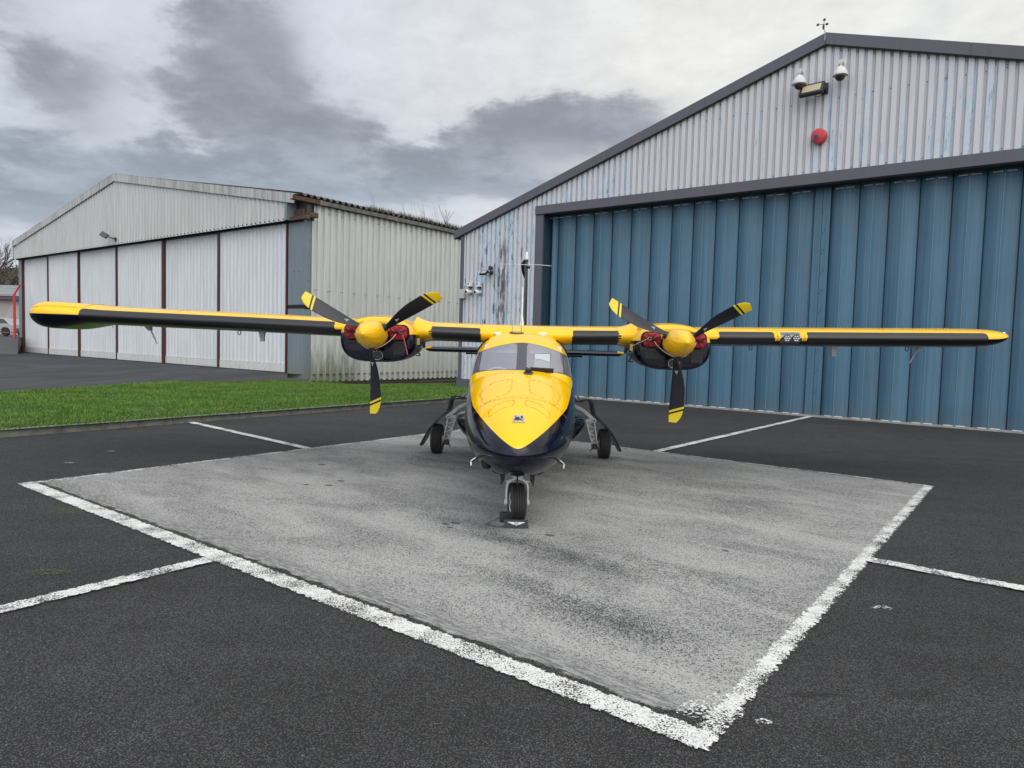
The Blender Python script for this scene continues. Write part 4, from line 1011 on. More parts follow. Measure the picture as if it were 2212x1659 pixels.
# cabin interior
FAB = mat('grey_seat_fabric', (.16, .16, .18), .8); TRIM = mat('grey_cabin_trim', (.20, .20, .23), .8)
mb = MB(); mb.box(-.42, .42, 1.24, 1.36, .80, 1.20); mb.box(-.42, .42, 1.16, 1.38, 1.18, 1.23); mb.obj('instrument_panel', [DGREY], A, bevel=.02)
mb = MB(); mb.box(-.50, .50, 1.2, 2.95, .78, .80); mb.box(-.5, .5, 2.94, 2.96, .6, 1.5); mb.obj('cabin_floor', [TRIM], A)
for x in (-.26, .26):
    mb = MB(); mb.box(x - .20, x + .20, 1.75, 2.15, .80, .98); mb.box(x - .20, x + .20, 2.12, 2.24, .9, 1.42); mb.box(x - .11, x + .11, 2.12, 2.22, 1.42, 1.56); mb.obj('seat', [FAB], A, bevel=.04)
    mb = MB(); pts = [(x + .14 * math.cos(a), 1.48, 1.25 + .10 * math.sin(a)) for a in lin(-.5, math.pi + .5, 14)]; mb.tube(pts, .014, 6); mb.tube([(x, 1.3, 1.14), (x, 1.48, 1.17)], .015, 6); mb.obj('control_yoke', [WPL], A, smooth=40)
    mb = MB(); s_ = 1 if x > 0 else -1
    mb.prism([(x - .17, 1.66, 1.52), (x + .19, 1.66, 1.52), (x + .19, 1.74, 1.60), (x - .17, 1.74, 1.60)], (0, .01, .005)); mb.obj('sun_visor', [mat('visor_grey', (.5, .5, .55), .5) if 'visor_grey' not in bpy.data.materials else bpy.data.materials['visor_grey']], A)
mb = MB(); Mt = T(.225, 1.33, 1.36) @ RX(R_(-18)); mb.box(-.085, .085, 0, .006, .0, .17, 0, Mt); mb.obj('document_sheet', [mat('pale_sheet', (.45, .52, .52), .5)], A)
mb = MB(); mb.box(-.09, .09, .0065, .012, -.005, .178, 0, Mt); mb.obj('document_holder', [DGREY], A)
# outside temperature probe and defroster bar in front of the glass
def on_hood(x, l, up=.0):
    th = math.pi / 2; best = None
    for i in range(60):
        t_ = math.pi * (i + .5) / 60; p = fus(l, t_)
        if best is None or abs(p.x - x) < abs(best.x - x): best = p
    return best + Vector((0, 0, up))
p = on_hood(.06, 1.02); Mt = Matrix.Translation(p) @ RX(R_(14))
mb = MB(); mb.lathe([(.052, 0), (.052, .012), (.045, .016)], 18, 'z', (0, 0, 0), 1, Mt); mb.lathe([(.033, .0), (.036, .035), (.028, .052), (0, .056)], 16, 'z', (0, .012, 0), 0, Mt)
mb.obj('wiper_motor', [BLACK, DGREY], A, smooth=40)
mb = MB(); Mt = Matrix.Translation(on_hood(.205, 1.13, .022)) @ RX(R_(20)) @ RY(R_(2)); mb.box(-.125, .125, -.01, .012, -.024, .024, 0, Mt); mb.tube([(-.125, 0, 0.005), (-.17, .01, .02), (-.14, .0, -.02)], .007, 6, 0, True, Mt); mb.obj('defroster_bar', [BLACK], A, bevel=.004)
# hatch outlines and rivets on the nose, landing light plate
def hood_at(x, l, up=0.0):
    # exact top-surface point: solve superellipse
    w_, zt, zb, zm, n_ = interp(FS, l); q = min(.999, abs(x) / max(w_, 1e-4)); z = zm + (zt - zm) * (1 - q ** n_) ** (1 / n_); return Vector((x, l, z + up))
def outline(pts, n=10):
    out = []
    for i in range(len(pts)):
        a, b = pts[i], pts[(i + 1) % len(pts)]
        for k in range(n): out.append((a[0] + (b[0] - a[0]) * k / n, a[1] + (b[1] - a[1]) * k / n))
    return out
def rround(pts, r=.18):
    out = []; n = len(pts)
    for i in range(n):
        p0, p1, p2 = [Vector((*pts[(i + k) % n], 0)) for k in (-1, 0, 1)]
        a = p1 + (p0 - p1) * r; b = p1 + (p2 - p1) * r
        for t_ in (0, .25, .5, .75, 1): q = a.lerp(p1, t_).lerp(p1.lerp(b, t_), t_); out.append((q.x, q.y))
    return out
panels = []
for s_ in (-1, 1):
    panels.append([(s_ * .08, .80), (s_ * .29, .74), (s_ * .41, .58), (s_ * .33, .20), (s_ * .09, .37)])
    panels.append([(s_ * .045, .15), (s_ * .17, .12), (s_ * .285, .0), (s_ * .265, -.12), (s_ * .16, -.03), (s_ * .05, .02)])
for q in panels:
    rp = rround(q, .2); cl_ = outline(rp, 2); pts = [hood_at(x, l, .0005) for x, l in cl_]; mb = MB()
    mb.tube(pts + [pts[0]], .0016, 4, 0, False)
    cum = 0; nxt = .03
    for a, b in zip(cl_, cl_[1:] + [cl_[0]]):
        d_ = math.hypot(a[0] - b[0], a[1] - b[1]); cum += d_
        if cum > nxt:
            cx_ = sum(p_[0] for p_ in q) / len(q); cy_ = sum(p_[1] for p_ in q) / len(q)
            x = a[0] + (cx_ - a[0]) * .07; l = a[1] + (cy_ - a[1]) * .07; mb.lathe([(.0045, -.002), (.0045, .002), (0, .003)], 6, 'z', hood_at(x, l), 1); nxt = cum + .062
    mb.obj('access_panel', [LINEK, DGREY], A, fixn=False)
mb = MB(); pts = [fus(.21 + .0 * t_, math.pi * t_) + Vector((0, 0, .0005)) for t_ in lin(.14, .86, 40)]; mb.tube(pts, .0016, 4, 0, False)
pts = [fus(1.06 + .16 * (abs(t_ - .5) * 2) ** 2, math.pi * t_) + Vector((0, 0, .0005)) for t_ in lin(.08, .92, 50)]; mb.tube(pts, .0016, 4, 0, False)
for t_ in lin(.17, .83, 19): mb.lathe([(.0042, -.002), (.0042, .002), (0, .003)], 6, 'z', fus(.235, math.pi * t_), 1)
for t_ in lin(.10, .90, 27): mb.lathe([(.0042, -.002), (.0042, .002), (0, .003)], 6, 'z', fus(1.035 + .16 * (abs(t_ - .5) * 2) ** 2, math.pi * t_), 1)
mb.obj('panel_seam', [LINEK, DGREY], A, fixn=False)
def hood_frame(x, l):
    p = hood_at(x, l); q = hood_at(x, l + .05); a = math.atan2(q.z - p.z, .05); return Matrix.Translation(p) @ RX(a)
Mt = hood_frame(.0, -.27)
mb = MB(); mb.prism([(-.052, -.07, -.004), (.052, -.07, -.004), (.044, .045, -.004), (.034, .06, -.004), (-.034, .06, -.004), (-.044, .045, -.004)], (0, 0, .018), 0, Mt); mb.obj('camera_plate', [SILVER], A, bevel=.004)
mb = MB(); mb.lathe([(.022, .013), (.022, .022), (.0, .022)], 16, 'z', (-.012, -.018, 0), 0, Mt); mb.lathe([(.009, .013), (.009, .024), (0, .024)], 10, 'z', (.026, .012, 0), 0, Mt)
for x, y in ((.02, -.035), (.032, -.045), (.016, -.03), (-.036, -.045), (-.03, .03)): mb.lathe([(.004, .013), (.004, .02), (0, .02)], 6, 'z', (x, y, 0), 0, Mt)
mb.obj('lens', [BLACK], bpy.data.objects['camera_plate'])
# pitot probes, nose vent
for s_ in (-1, 1):
    mb = MB(); mb.tube([(s_ * .24, -.22, .63), (s_ * .30, -.30, .648), (s_ * .335, -.36, .645), (s_ * .375, -.43, .628), (s_ * .395, -.46, .618)], [.006, .009, .011, .011, .009], 8); mb.tube([(s_ * .392, -.455, .62), (s_ * .391, -.47, .585)], [.006, .005], 6); mb.obj('pitot_tube', [CHROME], A, smooth=40)
q = fus(-.30, math.pi + .62)
mb = MB(); Mt = Matrix.Translation(q) @ RZ(R_(-58)) @ RX(R_(20)); mb.box(-.05, .05, -.02, .02, -.035, .035, 0, Mt); mb.obj('air_vent', [DARK], A, bevel=.01)
# roof fittings
def roof_top(x, l): return hood_at(x, l)
mb = MB()
for x in (-.13, -.02): mb.tube([roof_top(x, 2.12), roof_top(x, 2.15) + Vector((0, .03, .16))], [.006, .004], 6)
mb.lathe([(.09, 0), (.085, .012), (.05, .016)], 20, 'z', roof_top(-.075, 2.12)); mb.obj('whip_antenna', [STEEL], A, smooth=40)
for x in (-.30, .24): mb = MB(); mb.lathe([(.055, -.01), (.05, .012), (.02, .02), (0, .02)], 16, 'z', roof_top(x, 2.2)); mb.obj('vent_cap', [WPL], A, smooth=40)
for s_ in (-1, 1):
    mb = MB(); pts = [fus(2.02 + .1 * t_, math.pi / 2 - s_ * (.55 + .55 * t_)) + Vector((s_ * .004, -.004, .006)) for t_ in lin(0, 1, 12)]; mb.tube(pts, .008, 6); mb.obj('door_seal', [RUBBER], A)

# ---- wing
def naca(s_, bl=0):
    # s_ in [-1,1]: -1 trailing edge lower, 0 leading edge, 1 trailing edge upper ; returns (chord fraction, thickness coordinate)
    u = abs(s_) ** 1.6; yt = 5 * .155 * (.2969 * math.sqrt(u) - .126 * u - .3516 * u * u + .2843 * u ** 3 - .1036 * u ** 4)
    cam_ = .022 * (1 - (2 * u - 1) ** 2)
    if bl > 0: q = max(0, 1 - u / .17); yb = .0775 * math.sqrt(max(0, 1 - q * q)) * (1 if u < .35 else max(0, 1 - ((u - .35) / .65) ** 2)); yt = yt * (1 - bl) + yb * bl; cam_ *= 1 - bl
    return u, cam_ + (yt if s_ >= 0 else -yt)
WST = [(-6.15, 2.60, .40, 1.836, .02), (-6.142, 2.42, .95, 1.836, .60), (-6.10, 2.24, 1.30, 1.836, .96), (-6.03, 2.12, 1.52, 1.836, 1.18), (-5.95, 2.05, 1.60, 1.834, 1.27), (-5.86, 2.02, 1.64, 1.832, 1.30), (-5.74, 2.03, 1.64, 1.832, 1.27), (-5.58, 2.08, 1.61, 1.832, 1.16), (-5.42, 2.15, 1.57, 1.830, 1.08), (-5.2, 2.18, 1.55, 1.824, 1.0), (-3.4, 2.19, 1.55, 1.786, 1.0), (-1.5, 2.2, 1.55, 1.742, 1.0), (0, 2.2, 1.55, 1.725, 1.0),
       (1.5, 2.2, 1.55, 1.748, 1.0), (3.4, 2.2, 1.55, 1.786, 1.0), (5.1, 2.2, 1.55, 1.822, 1.0), (5.45, 2.205, 1.545, 1.830, 1.0), (5.65, 2.22, 1.52, 1.836, .98), (5.80, 2.25, 1.47, 1.848, .91), (5.89, 2.30, 1.38, 1.866, .74), (5.945, 2.38, 1.24, 1.884, .54), (5.975, 2.48, 1.08, 1.896, .34), (5.99, 2.60, .90, 1.904, .08)]
INC = R_(1.2)
def wing(x, s_, off=0.0):
    l0, ch, z0, tk = interp(WST, x); bl = min(1, max(0, (-5.45 - x) / .35)); u, y = naca(s_, bl)
    y *= tk
    if off:
        u2, y2 = naca(s_ + .004, bl); u1, y1 = naca(s_ - .004, bl); tx, tz = (u2 - u1) * ch, (y2 - y1) * tk * ch; L_ = math.hypot(tx, tz) or 1; nx, nz = -tz / L_, tx / L_
    else: nx = nz = 0
    return Vector((x, l0 + u * ch + nx * off, z0 + y * ch - u * ch * math.sin(INC) + nz * off))
wx = [r[0] for r in WST if r[0] < -5.1] + lin(-5.0, 5.0, 26) + [r[0] for r in WST if r[0] > 5.05]
wx = sorted(set(wx + [-6.148, -6.13, -6.12, -6.07, -6.0, -5.9, -5.8, -5.66, -5.5, 5.55, 5.73, 5.85, 5.92, 5.96, 5.985]))
ss = [math.copysign(abs(t_) ** 1.0, t_) for t_ in lin(-1, 1, 61)]
mb = MB()
for i in range(len(wx) - 1):
    for j in range(len(ss) - 1):
        k = len(mb.v); sm_ = (ss[j] + ss[j + 1]) / 2; x = (wx[i] + wx[i + 1]) / 2
        mb.v += [wing(wx[i], ss[j]), wing(wx[i + 1], ss[j]), wing(wx[i + 1], ss[j + 1]), wing(wx[i], ss[j + 1])]
        mb.f.append([k, k + 1, k + 2, k + 3]); mb.mi.append(0 if sm_ > (.0 if x > -5.35 else -.06 + .06) else 1)
w_o = mb.obj('wing', [YELLOW, NAVY], A, smooth=50, merge=.0004)
def boot(x0, x1, sa=-.30, sb=.145, rnd_=.03, m_=RUBBER, name='deice_boot'):
    mb = MB(); xs = lin(x0, x1, max(3, int((x1 - x0) / .2))); xs = [x0, x0 + .012, x0 + .03] + xs[1:-1] + [x1 - .03, x1 - .012, x1]
    def fn(x, t_):
        e_ = min(x - x0, x1 - x); e_ = max(0, e_); r = 0 if e_ >= .03 else .03 - math.sqrt(max(0, .0009 - (.03 - e_) ** 2))
        a, b = sa, sb - r * 1.1
        return wing(x, a + (b - a) * t_, .004)
    mb.grid(fn, xs, lin(0, 1, 26), 0); o = mb.obj(name, [m_], w_o, smooth=60, fixn=False)
    if o.data.polygons[len(o.data.polygons) // 2].normal.y > 0: o.data.flip_normals()
    return o
boot(-5.44, -2.31, -.16); boot(-1.24, -.52, -.30); boot(.61, 1.29, -.30); boot(2.38, 3.04, -.16); boot(3.44, 5.60, -.16)
# yellow leading edge pieces: wing root, beside the cowlings, beside the landing light
boot(-.51, .60, -.42, .30, m_=YELLOW, name='leading_edge_skin')
def lep(x0, x1, sa=-.02): boot(x0, x1, sa, .20, m_=YELLOW, name='leading_edge_skin')
lep(-2.30, -2.1); lep(2.1, 2.36); lep(3.05, 3.11, -.05); lep(3.37, 3.43, -.05)
lt = boot(3.12, 3.36, -.17, .15, m_=LENS, name='landing_light')
mb = MB()
mb.grid(lambda x, t_: wing(x, -.16 + .30 * t_, .0015), lin(3.125, 3.355, 5), lin(0, 1, 12)); mb.obj('reflector_tray', [mat('light_bay', (.05, .05, .055), .5)], lt, fixn=False)
for x in (3.185, 3.295):
    mb = MB(); p = wing(x, .0); mb.lathe([(.045, -.014), (.045, -.02), (0, -.022)], 20, 'y', (p.x, p.y, p.z), 0)
    for k in range(7):
        a = k * 1.047; r = 0 if k == 6 else .028; mb.lathe([(.010, -.022), (.010, -.026), (.004, -.024)], 8, 'y', (p.x + r * math.cos(a), p.y, p.z + r * math.sin(a)), 1)
    mb.obj('lamp', [DGREY, SILVER], lt)
# rivet line on the upper skin
mb = MB()
x = -5.3
while x < 5.4:
    p = wing(x, .46, .001)
    if abs(abs(x) - 1.73) > .5: mb.lathe([(.005, -.002), (.005, .0018), (0, .0026)], 5, 'z', p)
    x += .042
mb.obj('rivet_line', [YELLOW], w_o)
for x in (-5.3, -4.3, -2.9, 2.9, 4.4, -.52, .60): 
    mb = MB(); mb.tube([wing(x, t_, .0006) for t_ in lin(.19, .5, 8)], .0022, 4, 0, False); mb.obj('panel_seam', [LINEK], w_o, fixn=False)
mb = MB(); mb.tube([wing(-5.47 + .05 * math.sin(t_ * 3), t_, .001) for t_ in lin(.0, .5, 14)], .003, 4, 0, False); mb.tube([wing(x, .10 + .16 * (x + 5.9), .001) for x in lin(-5.98, -5.5, 12)], .003, 4, 0, False); mb.obj('panel_seam', [LINEK], w_o, fixn=False)
mb = MB(); p = wing(5.90, .1); mb.lathe([(.0, -.03), (.018, -.01), (.02, .02), (0, .03)], 10, 'x', (p.x + .02, p.y + .1, p.z + .01)); mb.obj('wingtip_light', [WPL], w_o, smooth=True)
p = fus(0, 0)
mb = MB(); mb.tube([(-5.98, 2.35, 1.765), (-5.8, 2.26, 1.735), (-5.6, 2.26, 1.735)], .006, 5); mb.obj('tank_trim', [SILVER], w_o)
# probes, scoops and rings under the wing
for x, dx, L_ in ((-4.98, .055, .24), (5.17, -.055, .22)):
    p = wing(x, -.6); mb = MB(); mb.prism([p + Vector((-.04, -.05, .02)), p + Vector((.04, -.05, .02)), p + Vector((dx * .5 + .008, -.03, -.06)), p + Vector((dx * .5 - .012, -.03, -.06))], (0, .09, 0)); mb.tube([p + Vector((dx * .3, 0, 0)), p + Vector((dx * 1.9, 0.04, -L_ * .98))], [.011, .008], 6); mb.obj('fuel_drain_probe', [WPL], w_o)
for x in (-3.46, 4.06):
    p = wing(x, -.6); mb = MB(); mb.prism([p + Vector((-.05, 0, .02)), p + Vector((.05, 0, .02)), p + Vector((.03, 0, -.05)), p + Vector((.025, 0, -.13)), p + Vector((-.02, 0, -.13)), p + Vector((-.03, 0, -.05))], (0, .05, 0)); mb.obj('air_scoop', [WPL], w_o)
for x in (-3.72, 2.95, 4.95):
    p = wing(x, -.55); mb = MB(); pts = [p + Vector((.02 * math.cos(a), 0, -.025 + .028 * math.sin(a))) for a in lin(0, 6.28, 12)]; mb.tube(pts, .006, 5); mb.obj('tie_down_ring', [DGREY], w_o)

# ---- engine cowlings
HZ = 1.684
NS = [(1.845, .395, 1.845, 1.405, 1.66, 3.6), (1.858, .422, 1.872, 1.380, 1.66, 3.5), (1.90, .440, 1.888, 1.366, 1.66, 3.3), (2.0, .447, 1.905, 1.362, 1.66, 2.9), (2.2, .452, 1.925, 1.36, 1.66, 2.8), (2.5, .452, 1.93, 1.37, 1.66, 2.7), (2.9, .43, 1.90, 1.42, 1.67, 2.6), (3.4, .36, 1.84, 1.52, 1.69, 2.4), (3.9, .22, 1.78, 1.62, 1.70, 2.2), (4.15, .05, 1.73, 1.68, 1.705, 2.)]
def nac(l, th):
    w_, zt, zb, zm, n_ = interp(NS, l); c, s_ = math.cos(th), math.sin(th); nt_ = 2.3 if s_ > 0 else 2.55
    x = w_ * abs(c) ** (2 / (nt_ if s_ > 0 else n_)) * (1 if c >= 0 else -1); k = abs(s_) ** (2 / nt_)
    return Vector((x, l, zm + (zt - zm) * k if s_ >= 0 else zm - (zm - zb) * k))
def rrect(w_, h, r, n=6):
    pts = []
    for (sx_, sz_, a0) in ((1, 1, 0), (-1, 1, 90), (-1, -1, 180), (1, -1, 270)):
        for k in range(n + 1):
            a = R_(a0 + 90 * k / n); pts.append((sx_ * (w_ - r) + r * math.cos(a), sz_ * (h - r) + r * math.sin(a)))
    return pts
def ring(mb, w0, h0, r0, y0, w1, h1, r1, y1, c, mi):
    a = rrect(w0, h0, r0); b = rrect(w1, h1, r1); n = len(a); vs = [(c[0] + p[0], y0, c[1] + p[1]) for p in a] + [(c[0] + p[0], y1, c[1] + p[1]) for p in b]
    mb.add(vs, [(i, (i + 1) % n, n + (i + 1) % n, n + i) for i in range(n)], mi)
for s_, hub in ((-1, -1.709), (1, 1.758)):
    X = hub + (0.0 if s_ < 0 else 0)
    OX = Matrix.Translation((X, 0, .0))
    mb = MB(); mb.grid(nac, [r[0] for r in NS[:4]] + lin(2.1, 4.15, 16), [i / 72 * 2 * math.pi + .001 for i in range(72)], 0, True)
    mb.add([nac(1.845, i / 72 * 2 * math.pi + .001) for i in range(72)], [list(range(72))])
    me = mb.mesh('engine_nacelle', [YELLOW, NAVY], merge=.0005)
    bm = bmesh.new(); bm.from_mesh(me); pl = lambda p: p.z - (1.70 + .05 * max(0, p.y - 2.2)); cut(bm, pl)
    for f in bm.faces:
        c = f.calc_center_median(); f.material_index = 0 if pl(c) > 0 else 1; f.smooth = True
        if f.normal.y < -.97: f.smooth = False
    bmesh.ops.transform(bm, matrix=OX, verts=bm.verts); bm.to_mesh(me); bm.free()
    n_o = bpy.data.objects.new('engine_nacelle', me); sc.collection.objects.link(n_o); n_o.parent = A
    for q in (-1, 1):
        mb = MB(); c = (X + q * .265, 1.712)
        ring(mb, .118, .098, .07, 1.842, .112, .092, .066, 1.826, c, 0); ring(mb, .112, .092, .066, 1.826, .102, .082, .058, 1.828, c, 0); ring(mb, .102, .082, .058, 1.828, .095, .076, .052, 1.90, c, 1)
        mb.obj('intake_lip', [NAVY, DARK], n_o, smooth=50, fixn=False)
    mb = MB(); gx = X + .265
    mb.box(gx - .068, gx + .072, 1.838, 1.846, 1.462, 1.592, 1)
    for k in range(13): mb.box(gx - .064, gx + .068, 1.832, 1.838, 1.465 + k * .0098, 1.469 + k * .0098, 0)
    for a in (-.05, .055):
        for z in (1.455, 1.60): mb.lathe([(.005, 1.834), (.005, 1.83), (0, 1.829)], 6, 'y', (gx + a, 0, z), 0)
    mb.obj('oil_cooler_grille', [mat('grille_grey', (.05, .05, .055), .4) if 'grille_grey' not in bpy.data.materials else bpy.data.materials['grille_grey'], DARK], n_o)
    mb = MB()
    for r, mi in ((.075, 0), (.058, 1)):
        pts = [(X + .01 + r * 1.15 * math.cos(a), 1.835, 1.445 + r * .9 * math.sin(a)) for a in lin(0, 6.2832, 28)]; mb.tube(pts, .005 if mi else .008, 5, mi, False)
    mb.add([(X + .01 + .058 * 1.15 * math.cos(a), 1.838, 1.445 + .058 * .9 * math.sin(a)) for a in lin(0, 6.05, 26)], [list(range(26))], 2); mb.obj('air_inlet_ring', [BLACK, SILVER, DGREY], n_o, smooth=50, fixn=False)
    mb = MB(); mb.box(X - .33, X - .15, 1.841, 1.847, 1.49, 1.575); mb.obj('access_panel', [bpy.data.materials.get('satin_navy') or mat('satin_navy', (.003, .004, .012), .22)], n_o, bevel=.006)
    # cowl flap, exhaust and latch gear on the side facing the fuselage
    i_ = -s_
    mb = MB(); mb.tube([(X + i_ * .44, 2.0, 1.60), (X + i_ * .475, 2.1, 1.62), (X + i_ * .48, 2.3, 1.60), (X + i_ * .47, 2.45, 1.56)], .022, 8, 0); mb.tube([(X + i_ * .445, 1.98, 1.45), (X + i_ * .49, 1.96, 1.45)], .007, 6, 1); mb.tube([(X + i_ * .46, 1.97, 1.52), (X + i_ * .485, 2.05, 1.45)], .008, 6, 1)
    mb.box(X + i_ * .45, X + i_ * .485, 1.98, 2.02, 1.58, 1.66, 2); mb.obj('cowl_fastener', [DGREY, BLACK, mat('brass_fitting', (.4, .33, .15), .3, .8) if 'brass_fitting' not in bpy.data.materials else bpy.data.materials['brass_fitting']], n_o, smooth=40)
    mb = MB(); mb.lathe([(.045, 2.3), (.055, 2.4), (.05, 2.75), (.03, 2.8)], 16, 'y', (X + s_ * .50, 0, 1.60)); mb.box(min(X + s_ * .4, X + s_ * .5), max(X + s_ * .4, X + s_ * .5), 2.4, 2.7, 1.56, 1.66); mb.tube([(X + s_ * .49, 2.35, 1.57), (X + s_ * .5, 2.33, 1.52)], .012, 6); mb.obj('exhaust_pipe', [mat('burnt_steel', (.05, .045, .045), .5, .6) if 'burnt_steel' not in bpy.data.materials else bpy.data.materials['burnt_steel']], n_o, smooth=40)
    # fairing between cowling and inboard wing
    mb = MB()
    mb.grid(lambda u, v: wing(X + i_ * (.60 - .22 * u), -.40 + v * .75, .004 + .03 * u * u * 2), lin(0, 1, 8), lin(0, 1, 20)); mb.obj('nacelle_fillet', [YELLOW], n_o, smooth=60, fixn=False)
    mb = MB()
    pts = [Vector((X + .36 * math.cos(a), 1.98, 1.66 + .247 * abs(math.sin(a)) ** .87)) for a in lin(.5, 2.64, 20)]
    mb.tube([nac(1.99, a) + Vector((X, 0, .001)) for a in lin(.25, 2.9, 30)], .0025, 4, 0, False); mb.tube([nac(l, 1.05) + Vector((X, 0, .001)) for l in lin(1.86, 2.9, 14)], .0025, 4, 0, False); mb.obj('panel_seam', [LINEK], n_o, fixn=False)

# ---- propellers
YP = 1.60; YTIP = 1.13
CH = [(.10, .060, .20), (.16, .066, .25), (.22, .088, .32), (.30, .120, .38), (.42, .158, .42), (.55, .176, .43), (.68, .176, .42), (.78, .160, .40), (.84, .138, .38), (.885, .105, .36), (.905, .085, .36)]
def blade_pt(r, c, side, th):
    ch, le = interp(CH, r)[:2]; be = R_(56 - 30 * (r - .1) / .8)
    t_ = -.052 + (c) * ch + (0.0 if r > .22 else (.22 - r) * .12)
    th_ = ch * (.11 if r > .3 else .11 + (.3 - r) * 3.2) * math.sqrt(max(0, c * (1 - c))) * 1.0 * side
    d_ = t_ - (-.052 + .42 * ch) ; base = -.052 + .42 * ch
    off_t = d_ * math.cos(be) - th_ * math.sin(be); off_y = -d_ * math.sin(be) - th_ * math.cos(be)
    R = Vector((math.cos(th), 0, math.sin(th))); Tn = Vector((-math.sin(th), 0, math.cos(th)))
    return R * r + Tn * (base * .8 + off_t) + Vector((0, off_y, 0))
def make_blade(th, hub, parent):
    mb = MB(); rs = lin(.10, .90, 34)
    def rfix(r, c): return r
    cs = [0, .02, .06, .12, .22, .34, .48, .62, .75, .86, .94, .98, 1]
    loop = [(c, 1) for c in cs] + [(c, -1) for c in cs[-2:0:-1]]
    vs = []; tagv = []
    for r in rs:
        for c, sd in loop: vs.append(blade_pt(rfix(r, c), c, sd, th)); tagv.append((r, c))
    n = len(loop); fs = [(i * n + k, i * n + (k + 1) % n, (i + 1) * n + (k + 1) % n, (i + 1) * n + k) for i in range(len(rs) - 1) for k in range(n)]
    fs += [list(range(n)), list(range((len(rs) - 1) * n, len(rs) * n))]
    mb.add(vs, fs); me = mb.mesh('propeller_blade', [BLADEM, BYEL], fixn=True); bm = bmesh.new(); bm.from_mesh(me)
    R = Vector((math.cos(th), 0, math.sin(th))); Tn = Vector((-math.sin(th), 0, math.cos(th)))
    gs = lambda q: (lambda p: p.dot(R) + .42 * p.dot(Tn) - q)
    for q in (.752, .776, .798): cut(bm, gs(q))
    for f in bm.faces:
        v = gs(0)(f.calc_center_median()); f.material_index = 1 if (.752 < v < .776 or v > .798) else 0; f.smooth = True
    for e in bm.edges:
        if len(e.link_faces) == 2 and e.calc_face_angle(0) > R_(50): e.smooth = False
    bmesh.ops.transform(bm, matrix=Matrix.Translation(hub), verts=bm.verts); bm.to_mesh(me); bm.free()
    o = bpy.data.objects.new('propeller_blade', me); sc.collection.objects.link(o); o.parent = parent
    # maker's triangle emblem on the blade face, a small outlined triangle with a three-armed mark
    mb = MB(); r0 = .335
    def onb(a, b): # a along radius outward, b across
        r = r0 + a; ch = interp(CH, r)[0]; c = .45 + b / ch; return blade_pt(r, c, 1, th) + hub + Vector((0, -.0015, 0))
    tri = [(-.018, .020), (-.018, -.020), (.020, 0)]
    for a, b in zip(tri, tri[1:] + tri[:1]):
        mb.tube([onb(a[0] + (b[0] - a[0]) * k / 5, a[1] + (b[1] - a[1]) * k / 5) for k in range(6)], .0015, 4)
    mb.tube([onb(-.006, 0.0), onb(.008, 0)], .0016, 4); mb.tube([onb(-.006, 0), onb(-.012, .008)], .0016, 4); mb.tube([onb(-.006, 0), onb(-.012, -.008)], .0016, 4)
    em = mb
    k = len(mb.v)
    return o, em
for s_, hub, angs in ((-1, -1.709, (272, 31, 151.5)), (1, 1.758, (268.3, 28.6, 150.3))):
    hb = Vector((hub, YP, HZ))
    prof = [(0, YTIP), (.012, YTIP + .006), (.03, YTIP + .026), (.058, YTIP + .065), (.090, YTIP + .12), (.118, YTIP + .18), (.138, YTIP + .25), (.150, YTIP + .33), (.156, YTIP + .42), (.158, YTIP + .54), (.154, YTIP + .60), (.145, YTIP + .62)]
    mb = MB(); vs = []; seg = 64
    for r, h in prof:
        for k in range(seg):
            a = k / seg * 6.28318; rr = r * (1 + .012 * math.sin(a * 7 + h * 9) * min(1, r / .08) + .008 * math.sin(a * 13 - h * 20)); vs.append((hub + rr * math.cos(a), h, HZ + rr * math.sin(a)))
    fs = [(i * seg + k, i * seg + (k + 1) % seg, (i + 1) * seg + (k + 1) % seg, (i + 1) * seg + k) for i in range(len(prof) - 1) for k in range(seg)] + [list(range((len(prof) - 1) * seg, len(prof) * seg))]
    mb.add(vs, fs); sp = mb.obj('spinner', [FABY], A, smooth=55, merge=.0003)
    for a in angs:
        b_o, em = make_blade(R_(a), hb, sp)
        ems = em.obj('blade_emblem', [WPL], sp)
    mb = MB()
    for a in angs:
        R = Vector((math.cos(R_(a)), 0, math.sin(R_(a)))); mb.tube([hb + R * .15, hb + R * .19], [.045, .041], 14)
    mb.obj('blade_cuff', [BLACK], sp, smooth=40)
    mb = MB(); mb.lathe([(.10, 1.74), (.15, 1.78), (.15, 1.86)], 28, 'y', (hub, 0, HZ)); mb.obj('hub_shroud', [DARK], A)

